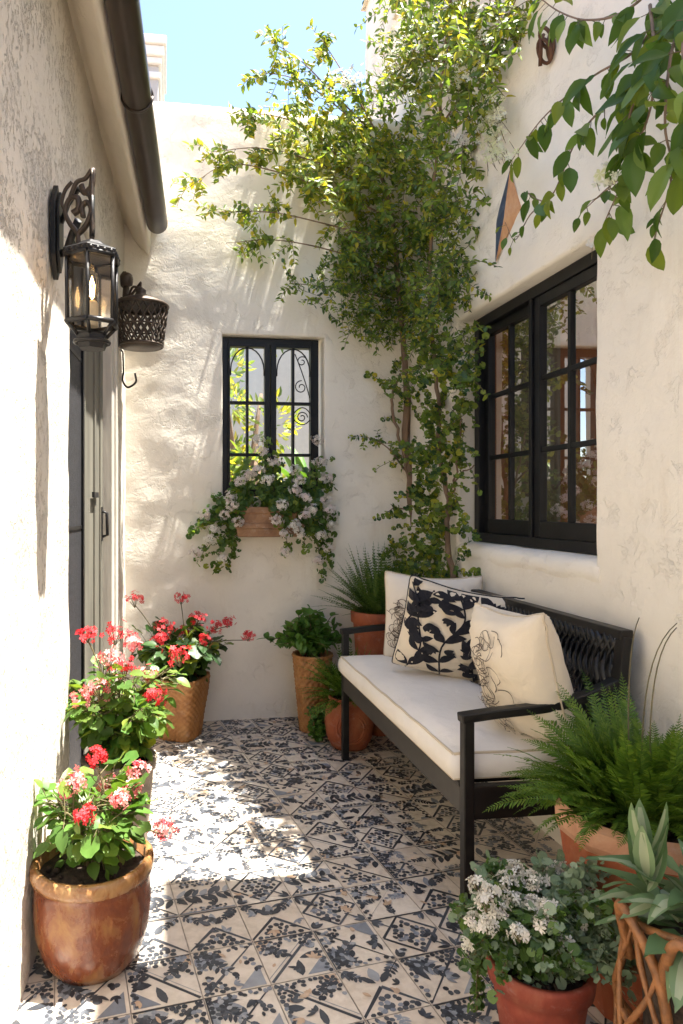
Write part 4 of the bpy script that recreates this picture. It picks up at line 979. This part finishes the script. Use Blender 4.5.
# bentwood basket with variegated broad leaves, far right foreground
kc = (1.07, 1.22)
t = thing('twig_basket_plant', 'grey green variegated plant in a bentwood twig basket at the right edge', 'potted plant', (kc[0], kc[1], 0))
m = MB(); bz = .47
rim = [V((kc[0]+.135*math.cos(a), kc[1]+.135*math.sin(a), bz+.02*math.sin(a*2))) for a in [2*PI*q/20 for q in range(21)]]
m.tube(rim, .0085, M['twig'], 7)
for k in range(9):
    a = 2*PI*k/9
    for sg in (1, -1):
        pts = [V((kc[0]+(.135+.035*math.sin(PI*f))*math.cos(a+sg*f*1.5+.2*math.sin(f*5)), kc[1]+(.135+.035*math.sin(PI*f))*math.sin(a+sg*f*1.5+.2*math.sin(f*5)), bz-f*bz)) for f in [q/14 for q in range(15)]]
        m.tube(pts, [.0058+.0012*math.sin(q*2+k) for q in range(15)], M['twig'], 6)
for zz, rr in ((.02, .135), (.28, .165)): m.tube([V((kc[0]+rr*math.cos(q*PI/10), kc[1]+rr*math.sin(q*PI/10), zz+.01*math.sin(q))) for q in range(21)], .008, M['twig'], 6)
for a in (2.6, 3.4): 
    m.tube(smoothpath([V((kc[0]+.14*math.cos(a), kc[1]+.14*math.sin(a), bz-.10)), V((kc[0]+.17*math.cos(a+.3), kc[1]+.17*math.sin(a+.3), bz+.03)), V((kc[0]+.15*math.cos(a+.8), kc[1]+.15*math.sin(a+.8), bz-.06)), V((kc[0]+.15*math.cos(a+1.0), kc[1]+.15*math.sin(a+1.0), bz-.2))]), .010, M['twig'], 7)
m.build('basket', t)
m = MB(); m.lathe((kc[0], kc[1], .03), [(.09, 0), (.112, .1), (.12, .36), (.115, .40), (.02, .405)], M['soil'], 20); m.build('root_ball', t)
fo = MB()
for k in range(86):
    a = rnd.random()*6.28; e = rnd.uniform(-.2, 1.2); q = .10*rnd.random(); b = V((kc[0]+q*math.cos(a), kc[1]+q*math.sin(a), bz-.03+rnd.uniform(0, .10)))
    fo.bigleaf(b, (math.cos(a)*math.cos(e), math.sin(a)*math.cos(e), math.sin(e)), (0, 0, 1), rnd.uniform(.09, .145), rnd.uniform(.036, .056), M['leaf_var'], curl=rnd.uniform(.3, .8), stripe=M['leaf_stripe'] if rnd.random() < .7 else None, wave=.13)
for k in range(7):      # the upright tip
    a = k*1.9; fo.bigleaf(V((.965, 1.26, bz+.05+.012*k)), (.5*math.cos(a), .5*math.sin(a), 1.2), (math.cos(a), math.sin(a), -.3), .13, .04, M['leaf_var'], curl=.1, stripe=M['leaf_stripe'])
fo.build('foliage', t)

# herb in the woven ochre pot
hc = (.845, 3.87)
t = thing('herb_pot', 'bright broad leaved herb in ribbed ochre pot by the garden wall', 'potted plant', (hc[0], hc[1], 0))
pot(t, hc, [(.07, 0)]+[(.075+.038*k/60, .004+.42*k/60) for k in range(61)]+[(.118, .43), (.115, .445), (.10, .44), (.098, .40)], 'pot_ochre', sides=120, fn=lambda a, z: 1+.045*math.sin(a*18+(PI if int(z/.021) % 2 else 0))*abs(math.sin(z*PI/.021))**.5); soil(t, hc, .10, .41)
st = MB(); fo = MB(); b = V((hc[0], hc[1], .42))
for k in range(64):
    a = rnd.random()*6.28; q = rnd.uniform(.03, .23); e = b+V((q*math.cos(a), q*math.sin(a)*.8, rnd.uniform(.10, .29)*(1-.5*(q/.22)**2)))
    if k > 60: e = b+V((-.26, -.05+.02*k*.1, .10))
    pts = bez(b, b+V((q*.3*math.cos(a), q*.3*math.sin(a), .12)), e, 7); st.tube(pts, .0022, M['stem'], 4, False)
    for i in range(2, 8):
        for _ in range(2):
            d = rdir()+V((0, 0, .15)); fo.bigleaf(pts[i], d, V((0, 0, 1))+rv(.3), rnd.uniform(.042, .068), rnd.uniform(.032, .050), M['leaf_herb'], curl=.15)
st.build('stem', t); fo.build('foliage', t)
# sword fern in the tall orange pot
sc_ = (1.22, 3.80)
t = thing('sword_fern_pot', 'upright sword fern in tall orange terracotta pot in the back corner', 'potted plant', (sc_[0], sc_[1], 0))
pot(t, sc_, [(.09, 0), (.105, .006), (.125, .30), (.145, .60), (.148, .625), (.160, .63), (.162, .685), (.155, .695), (.14, .69), (.138, .62)], 'pot_terra'); soil(t, sc_, .138, .645)
fo = MB()
for k in range(150):
    a = rnd.random()*6.28; e = rnd.uniform(.25, 1.5); L = rnd.uniform(.27, .43)*(.75+.35*(e/1.5)); b = V((sc_[0]+.07*math.cos(a)*rnd.random(), sc_[1]+.05*math.sin(a)*rnd.random(), .66))
    frond(fo, b, (math.cos(a)*math.cos(e), .7*math.sin(a)*math.cos(e), math.sin(e)), None, L, M['sword'], .026, 24, rnd.uniform(.05, .5), 1., 1.15)
fo.build('foliage', t)
# small round pot with relief ring and little fern
rc = (.985, 3.585)
t = thing('round_relief_pot', 'round terracotta pot with ring relief and small fern behind the far bench leg', 'potted plant', (rc[0], rc[1], 0))
pp = [(.08, 0), (.095, .004), (.122, .06), (.132, .13), (.128, .19), (.112, .235), (.105, .25), (.112, .262), (.11, .275), (.098, .27), (.092, .24)]
po = pot(t, rc, pp, 'pot_terra'); m = MB()
for rr in (.082, .066):
    pts = []
    for q in range(29):
        a = 2*PI*q/28; z = .13+rr*math.sin(a); da = rr*math.cos(a)/.13; r0 = .132-.10*(abs(z-.13)/.13)**2*.45
        th0 = -PI/2-.15+da; pts.append(V((rc[0]+r0*math.cos(th0), rc[1]+r0*math.sin(th0), z)))
    m.tube(pts, .006, M['pot_terra'], 6)
m.build('relief_ring', po); soil(t, rc, .094, .25); fo = MB()
for k in range(90):
    a = rnd.random()*6.28; e = rnd.uniform(.0, 1.45); L = rnd.uniform(.18, .32); b = V((rc[0]+.05*math.cos(a)*rnd.random(), rc[1]+.05*math.sin(a)*rnd.random(), .26))
    frond(fo, b, (math.cos(a)*math.cos(e), math.sin(a)*math.cos(e)*.7, math.sin(e)), None, L, M['fern'], .030, 20, rnd.uniform(.2, .8), 1., 1.2)
fo.build('foliage', t)
# a self-sown tuft by the pots
t = MB(); b = V((.83, 3.66, 0))
for k in range(30):
    a = rnd.random()*6.28; e = b+V((rnd.uniform(-.06, .06), rnd.uniform(-.05, .06), rnd.uniform(.03, .19))); pts = bez(b, (b+e)/2+V((0, 0, .04)), e, 5); t.tube(pts, .0015, M['stem'], 3, False)
    for i in range(1, 6):
        for _ in range(3): t.roundleaf(pts[i]+rv(.006), rdir(), V((0, 0, 1))+rv(.5), rnd.uniform(.008, .015), M['leaf_herb'])
tag(t.build('weed_tuft'), 'small leafy green tuft on the tiles beside the round terracotta pot', 'plant')

# window box under the iron window
wb = thing('window_box', 'terracotta window box spilling white flowers under the iron window', 'window box', (.62, BW-.09, 1.10))
m = MB(); rows = []
for z, g in ((1.11, -.03), (1.115, .0), (1.16, .006), (1.165, .014), (1.19, .014), (1.195, .008), (1.25, .014), (1.255, .026), (1.285, .026), (1.29, .02), (1.288, .004), (1.25, .0)):
    rows.append([V((x, y, z)) for x, y in ((.42-g, BW-.15-g), (.60, BW-.152-g), (.80+g, BW-.15-g), (.80+g, BW-.008), (.42-g, BW-.008))])
ids = m.grid(rows, M['pot_box'], False, True); m.fi(ids[0][::-1], M['pot_box']); m.build('planter', wb, bevel=.003)
m = MB(); m.box((.425, BW-.145, 1.23), (.795, BW-.012, 1.262), M['soil']); m.build('soil', wb)
st = MB(); fo = MB()
trails = []
def trail(p0, p1, p2, n, dens, spread, leafR=.017, mats=('leaf_ivy', 'leaf_ivy', 'leaf_vine')):
    pts = bez(p0, p1, p2, n); pts = [p+rv(.006) for p in pts]; st.tube(pts, .0022, M['stem'], 4, False); trails.append(pts)
    for i in range(1, len(pts)):
        for _ in range(dens):
            q = pts[i]+rv(spread); q.y = min(q.y, BW-.012) if not (HB[0]+.03 < q.x < HB[1]-.03 and HB[2] < q.z < HB[3]) else min(q.y, BW+.03)
            fo.roundleaf(q, rdir()+V((0, -.2, -.2)), V((0, -1, .5))+rv(.5), leafR*rnd.uniform(.6, 1.25), M[rnd.choice(mats)])
for (x, y, d) in ((192, 535, .04), (200, 560, .05), (215, 570, .08), (228, 545, .10), (205, 520, .03), (222, 520, .1), (240, 500, .13), (255, 470, .12), (275, 455, .12), (265, 440, .08), (290, 480, .16), (310, 470, .12), (325, 460, .06), (332, 480, .06), (335, 520, .05), (330, 545, .07), (326, 575, .08), (330, 560, .07), (305, 545, .15), (300, 520, .17), (285, 530, .17), (318, 510, .12), (240, 480, .1), (215, 495, .06), (230, 565, .09), (288, 550, .16), (320, 490, .1), (310, 500, .16), (295, 505, .18), (325, 535, .1), (280, 485, .18), (245, 465, .1), (285, 500, .2), (290, 515, .2), (275, 500, .19), (300, 495, .2), (235, 505, .17), (240, 515, .18), (228, 500, .15), (310, 530, .17), (270, 475, .17), (262, 490, .18)):
    e = P(x, y, BW-d); x0 = min(.79, max(.43, e.x+rnd.uniform(-.08, .08))); b = V((x0, BW-.08-rnd.random()*.04, 1.26)); mid = (b+e)/2+V((0, -.06, .10 if e.z < 1.3 else .0)); trail(b, mid, e, 9, 7, .018)
st.build('stem', wb); fo.build('foliage', wb)
for (x, y, d) in ((205, 515, .06), (230, 497, .14), (258, 470, .15), (262, 450, .12), (275, 462, .14), (300, 480, .18), (295, 470, .16), (320, 462, .1), (328, 478, .09), (325, 500, .12), (305, 515, .2), (295, 525, .2), (312, 510, .19), (285, 535, .2), (300, 532, .2), (215, 530, .1), (225, 515, .13), (238, 522, .14), (195, 552, .06), (222, 558, .1), (328, 548, .1), (332, 525, .08), (285, 552, .18), (318, 560, .1), (240, 482, .13), (318, 440, .05), (258, 440, .08), (268, 480, .2), (282, 505, .21), (276, 520, .2), (232, 505, .17), (210, 540, .1), (305, 498, .2), (330, 510, .12), (322, 535, .12), (295, 490, .2), (248, 475, .15)):
    flower_head(wb, P(x, y, BW-d-.055), .034, rnd.choice(['petal_blush', 'petal_white', 'petal_blush']), 30, V((0, -.7, .5)), .013)

# ================================================================== CLIMBERS
vn = thing('climbing_shrub', 'large leafy climber with bare trunks growing up the back right corner', 'climber', (1.40, 4.0, 0))
st = MB(); fo = MB(); blos = []
def path(pl, n=5): return smoothpath(pl, n)
def vtube(pl, r0, r1, n=5):
    pts = path(pl, n); k = len(pts); pts = [p+rv(.004) for p in pts]; st.tube(pts, [r0+(r1-r0)*i/(k-1) for i in range(k)], M['bark'], 7); return pts
def wallX(x, y, d): return onX(x, y, RX-d)
tr1 = vtube([V((1.40, 4.03, -.02)), P(420, 600, 4.02), P(415, 540, 4.03), P(410, 480, 4.05), P(405, 430, 4.05), P(406, 385, 4.04), P(402, 330, 4.02), P(396, 260, 4.0), P(388, 200, 3.97), P(372, 140, 3.95)], .030, .010)
vtube([V((1.38, 4.05, -.02)), P(424, 590, 4.07), P(420, 520, 4.07), P(412, 470, 4.08), P(411, 400, 4.07), P(418, 340, 4.07), P(425, 270, 4.05), P(428, 190, 4.0), P(432, 110, 3.9)], .018, .007)
tr2 = vtube([V((1.45, 3.72, -.02)), wallX(452, 600, .04), wallX(447, 540, .05), wallX(448, 500, .04), wallX(440, 455, .05), wallX(438, 400, .05), wallX(432, 330, .05), wallX(430, 250, .06), wallX(437, 150, .06), wallX(445, 60, .07), wallX(455, -30, .07), wallX(470, -90, .07)], .016, .006)
vtube([P(410, 480, 4.05), P(402, 450, 4.02), P(394, 415, 4.0), P(393, 392, 4.0), P(400, 374, 4.03)], .010, .008)
vtube([wallX(448, 495, .04), wallX(458, 478, .04), wallX(474, 466, .03)], .006, .003)
vtube([wallX(446, 520, .05), wallX(455, 480, .04), wallX(459, 440, .05), wallX(462, 420, .06)], .007, .003)
def twig(p, d, L, nl, ls, lw, mats, droop=.25, stemr=.0017):
    pts = [V(p)]; d = V(d).normalized(); k = max(3, nl)
    for i in range(k):
        d = (d+V((0, 0, -droop/k))+rv(.09)).normalized(); q = pts[-1]+d*L/k
        q.y = min(q.y, BW-.015) if q.z < 3.68 else q.y
        q.x = min(q.x, RX-.015); pts.append(q)
    st.tube(pts, stemr, M['stem'], 3, False)
    for i in range(1, k+1):
        for sg in ((1, -1) if rnd.random() < .7 else (1,)):
            s = d.cross(V((rnd.uniform(-.4, .4), -1, rnd.uniform(-.2, .6)))); s = s.normalized() if s.length > .01 else rdir()
            ld = (s*sg+d*.5+rv(.35)); n_ = V((rnd.uniform(-.5, .5), -.7, .8))+rv(.4)
            if lw > .9: fo.roundleaf(pts[i], ld, n_, ls*.5*rnd.uniform(.6, 1.2), M[rnd.choice(mats)])
            else: fo.leaf(pts[i], ld, n_, ls*rnd.uniform(.6, 1.25), ls*lw*rnd.uniform(.8, 1.2), M[rnd.choice(mats)], .3, .15)
def cluster(x, y, rx, ry, n, ls, mats, dmin=.03, dmax=.35, lw=.55, L=(.10, .22), wall='b', droop=.5):
    for _ in range(n):
        while True:
            a, b = rnd.uniform(-1, 1), rnd.uniform(-1, 1)
            if a*a+b*b < 1: break
        d = dmin+(dmax-dmin)*rnd.random()**1.6; px, py = x+a*rx, y+b*ry
        p = P(px, py, BW-d) if wall == 'b' else onX(px, py, RX-d)
        if wall == 'b' and p.x > RX-.03: p = onX(px, py, RX-.03-d*.5)
        dr = rdir()+V((a*.5, -.35, -b*.3)); twig(p, dr, rnd.uniform(*L), rnd.randint(6, 10), ls, lw, mats, droop)
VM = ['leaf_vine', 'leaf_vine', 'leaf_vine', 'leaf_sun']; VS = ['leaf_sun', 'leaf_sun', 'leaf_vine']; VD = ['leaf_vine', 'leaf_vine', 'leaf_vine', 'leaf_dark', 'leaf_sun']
# dense masses
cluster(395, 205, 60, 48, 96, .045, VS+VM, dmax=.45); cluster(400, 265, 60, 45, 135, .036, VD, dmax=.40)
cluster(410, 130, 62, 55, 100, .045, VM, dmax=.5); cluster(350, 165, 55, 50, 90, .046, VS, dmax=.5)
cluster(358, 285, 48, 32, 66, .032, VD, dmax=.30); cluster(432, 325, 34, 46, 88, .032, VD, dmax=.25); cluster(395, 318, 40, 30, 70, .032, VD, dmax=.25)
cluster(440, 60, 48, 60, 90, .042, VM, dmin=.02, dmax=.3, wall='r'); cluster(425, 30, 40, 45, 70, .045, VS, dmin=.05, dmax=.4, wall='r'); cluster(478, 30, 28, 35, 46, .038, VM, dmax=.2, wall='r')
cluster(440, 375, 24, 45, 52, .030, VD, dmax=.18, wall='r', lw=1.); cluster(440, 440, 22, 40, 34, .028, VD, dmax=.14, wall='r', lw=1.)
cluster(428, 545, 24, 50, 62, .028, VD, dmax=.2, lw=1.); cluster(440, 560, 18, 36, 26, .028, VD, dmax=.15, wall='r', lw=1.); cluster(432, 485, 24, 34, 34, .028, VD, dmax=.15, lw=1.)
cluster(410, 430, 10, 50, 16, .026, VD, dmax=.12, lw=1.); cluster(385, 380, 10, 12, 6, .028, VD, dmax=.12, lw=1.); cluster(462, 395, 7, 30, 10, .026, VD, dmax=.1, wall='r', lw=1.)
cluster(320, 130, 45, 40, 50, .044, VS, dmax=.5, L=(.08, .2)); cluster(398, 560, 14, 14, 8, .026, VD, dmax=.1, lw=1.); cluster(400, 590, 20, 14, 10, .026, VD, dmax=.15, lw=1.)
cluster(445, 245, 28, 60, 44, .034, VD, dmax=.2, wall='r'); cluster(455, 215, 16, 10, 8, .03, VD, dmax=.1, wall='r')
# loose sprays reaching left over the wall
def spray(pl, ls, mats, n, L=(.07, .16)):
    pts = path(pl, 6); st.tube(pts, [.006-.0045*i/(len(pts)-1) for i in range(len(pts))], M['bark'], 5)
    for _ in range(n):
        i = int(len(pts)*rnd.random()**.75); i = min(i, len(pts)-1); t = (pts[min(i+1, len(pts)-1)]-pts[max(0, i-1)]).normalized()
        twig(pts[i], t*.8+rdir()*.8+V((0, 0, -.1)), rnd.uniform(*L), rnd.randint(4, 8), ls, .6, mats, .3)
spray([P(385, 215, 3.97), P(330, 190, 3.9), P(270, 170, 3.86), P(225, 165, 3.84), P(188, 188, 3.84)], .046, VS, 26)
spray([P(360, 180, 3.96), P(310, 160, 3.86), P(260, 148, 3.8), P(212, 152, 3.78)], .046, VS, 22)
spray([P(385, 240, 3.97), P(330, 225, 3.92), P(270, 212, 3.9), P(218, 212, 3.9)], .042, VS, 20)
spray([P(390, 270, 4.0), P(330, 250, 3.95), P(275, 240, 3.95), P(226, 243, 3.97)], .040, VM, 20)
spray([P(375, 140, 3.95), P(335, 105, 3.85), P(298, 80, 3.8), P(262, 72, 3.78)], .046, VS, 22)
spray([P(370, 130, 3.95), P(330, 90, 3.85), P(300, 60, 3.8), P(268, 40, 3.78)], .046, VS, 16)
spray([P(375, 130, 3.95), P(350, 85, 3.86), P(335, 60, 3.84), P(322, 40, 3.82)], .046, VS, 16)
spray([P(350, 170, 3.96), P(310, 130, 3.85), P(270, 115, 3.8), P(250, 118, 3.8)], .046, VS, 16)
spray([P(395, 300, 4.0), P(350, 290, 3.96), P(310, 285, 3.94), P(290, 283, 3.94)], .034, VD, 12)
spray([P(405, 470, 4.05), P(390, 450, 4.03), P(375, 440, 4.02), P(360, 436, 4.02)], .026, VD, 12, (.03, .08))
spray([P(410, 510, 4.03), P(395, 508, 4.0), P(388, 512, 3.99)], .026, VD, 6, (.03, .07))
spray([wallX(445, 60, .07), wallX(480, 40, .08), wallX(505, 20, .08), wallX(520, -10, .08)], .036, VM, 14)
spray([wallX(438, 130, .06), wallX(465, 95, .06), wallX(472, 130, .05), wallX(462, 150, .04)], .03, VD, 14, (.04, .1))
for k in range(26):
    y = rnd.uniform(1.72, 2.5); twig(V((RX-.02+rnd.uniform(-.16, .16), y, parap(max(1.8, y))+rnd.uniform(-.05, .45)*(2.7-y))), rdir()+V((-.3, .2, .3)), rnd.uniform(.12, .28), 8, .05, .55, VM, .4)  # unseen twigs added to break up the shadow edge of the parapet step
# unseen twigs added along the parapet top to dapple the sunlight
for k in range(14):
    y = 2.35+k*.17; z0 = parap(y)+.04
    for _ in range(1 if y < 3.3 else 3):
        twig(V((RX-.05+rnd.uniform(-.12, .1), y+rnd.uniform(-.1, .1), z0+rnd.uniform(-.15, .22))), rdir()+V((-.4, 0, .3)), rnd.uniform(.15, .32), 9, .05, .55, VM, .3)
vtube([wallX(470, -90, .07), V((RX-.06, 3.2, 3.9)), V((RX-.03, 2.9, 4.0)), V((RX-.04, 2.3, 4.0))], .008, .004)
st.build('trunk', vn); fo.build('foliage', vn)
def blossom(par, x, y, rx, ry, n, mat, wall, d0):
    m = MB()
    for _ in range(n):
        px, py = x+rnd.gauss(0, rx*.5), y+rnd.gauss(0, ry*.5); p = onX(px, py, RX-d0-rnd.random()*.06) if wall == 'r' else P(px, py, BW-d0-rnd.random()*.1)
        m.floret(p, V((-.5, -.7, .4))+rv(.4), rnd.uniform(.010, .020), M[mat]); 
        if rnd.random() < .4: m.tube([p, p+V((.03, .02, -.03))+rv(.012)], .0012, M['stem'], 3, False)
    m.build('blossom', par)
blossom(vn, 352, 78, 24, 14, 70, 'petal_white', 'b', .25); blossom(vn, 395, 60, 20, 26, 60, 'petal_cream', 'r', .25); blossom(vn, 455, 75, 12, 26, 50, 'petal_cream', 'r', .15); blossom(vn, 478, 25, 10, 20, 30, 'petal_cream', 'r', .12); blossom(vn, 486, 110, 10, 26, 80, 'petal_cream', 'r', .04); blossom(vn, 480, 60, 8, 20, 30, 'petal_cream', 'r', .04); blossom(vn, 460, 140, 16, 10, 50, 'petal_white', 'r', .10)

bv = thing('broad_leaf_vine', 'glossy broad leaved vine hanging over the top of the right window', 'climber', (1.42, 2.0, 2.9))
st = MB(); fo = MB()
def bigvine(pl, n,  ls=.085, r=.005, tipd=(0, 0, -1)):
    pts = path(pl, 7); st.tube(pts, [r*(1-.65*i/(len(pts)-1)) for i in range(len(pts))], M['bark'], 6)
    n = int(n*1.4)
    for k in range(n):
        i = min(len(pts)-1, int(len(pts)*(k+rnd.random())/n)); p = pts[i]; d = V((rnd.uniform(-.7, .35), rnd.uniform(-.9, .9), rnd.uniform(-1.3, .15))); d.normalize()
        q = p+d*.022+rv(.006); q.x = min(q.x, RX-.03); st.tube([p, q], .0014, M['stem'], 4, False)
        L = ls*rnd.uniform(.45, 1.2); fo.bigleaf(q, d+V((0, 0, -.35)), V((-.6, -.6, .5))+rv(.35), L, L*rnd.uniform(.42, .55), M[rnd.choice(['leaf_big', 'leaf_big', 'leaf_big', 'leaf_ger'])], fold=rnd.uniform(.1, .5), curl=rnd.uniform(.0, .7), wave=.05)
W_ = lambda x, y, d=.12: onX(x, y, RX-d)
bigvine([W_(690, -60, .06), W_(668, -10, .08), W_(640, 46, .14), W_(595, 75, .16), W_(562, 100, .16), W_(537, 125, .14), W_(512, 160, .10)], 26)
bigvine([W_(655, 20), W_(649, 41, .16), W_(632, 83, .2), W_(595, 116, .2), W_(574, 145, .18), W_(549, 199, .14), W_(524, 192, .1)], 28)
bigvine([W_(650, 50, .16), W_(640, 83, .22), W_(628, 124, .24), W_(624, 174, .2), W_(603, 226, .12)], 24, .09)
bigvine([W_(690, 10, .1), W_(672, 50, .2), W_(665, 124, .24), W_(672, 174, .2), W_(655, 235, .14)], 22, .085)
bigvine([W_(700, -30, .1), W_(683, 40, .25), W_(690, 110, .28), W_(680, 160, .24)], 18, .095)
bigvine([W_(690, -50, .06), W_(630, 8, .12), W_(590, 20, .14), W_(560, 12, .12), W_(536, -5, .1)], 20, .085)
bigvine([W_(650, 5, .12), W_(655, 60, .22), W_(650, 110, .24), W_(635, 150, .22)], 20, .095)
bigvine([W_(549, 199, .14), W_(530, 215, .08), W_(515, 240, .05), W_(505, 222, .05)], 7, .05, .003)
bigvine([W_(624, 174, .2), W_(600, 195, .14), W_(582, 212, .1)], 6, .06, .003)
bigvine([W_(690, -40, .05), W_(720, -60, .03), V((RX-.02, 1.75, 3.9))], 4, .08)
st.build('stem', bv); fo.build('foliage', bv)
blossom(bv, 492, 122, 12, 34, 90, 'petal_cream', 'r', .08); blossom(bv, 497, 152, 18, 9, 50, 'petal_cream', 'r', .09); blossom(bv, 607, 175, 10, 10, 24, 'petal_cream', 'r', .2); blossom(bv, 590, 242, 6, 5, 8, 'petal_white', 'r', .04)

# ================================================================== LIGHT, CAMERA
w = bpy.data.worlds.new('World'); scene.world = w; w.use_nodes = True; t = w.node_tree
SD = V((-1, .125, -3.65)).normalized()         # direction the sunlight travels
el = math.asin(-SD.z); az = math.atan2(-SD.x, -SD.y)
sky = t.nodes.new('ShaderNodeTexSky'); sky.sky_type = 'NISHITA'; sky.sun_disc = False; sky.sun_elevation = el; sky.sun_rotation = az; sky.ozone_density = 1.; sky.air_density = 1.; sky.dust_density = 1.2
bg = t.nodes['Background']; t.links.new(sky.outputs[0], bg.inputs[0]); bg.inputs['Strength'].default_value = .10
sl = bpy.data.lights.new('Sun', 'SUN'); sl.energy = 5.0; sl.angle = math.radians(.5); sl.color = (1., .95, .85)
so = bpy.data.objects.new('Sun', sl); C.objects.link(so); so.rotation_euler = SD.to_track_quat('-Z', 'Y').to_euler(); so.location = (4, 0, 12)
cd = bpy.data.cameras.new('Camera'); cam = bpy.data.objects.new('Camera', cd); C.objects.link(cam)
cam.location = (0, 0, H); cam.rotation_euler = (PI/2, 0, -TH); cd.sensor_fit = 'VERTICAL'; cd.sensor_height = 36; cd.lens = F/1024*36
cd.shift_x = (341.5-CX)/1024; cd.shift_y = -(512-CY)/1024; cd.clip_start = .05; cd.clip_end = 400
scene.camera = cam
vs = scene.view_settings; vs.view_transform = 'Standard'; vs.look = 'None'; vs.gamma = 1; vs.use_curve_mapping = False; vs.exposure = 2.2
scene.cycles.max_bounces = 10; scene.cycles.diffuse_bounces = 6; scene.cycles.transparent_max_bounces = 16
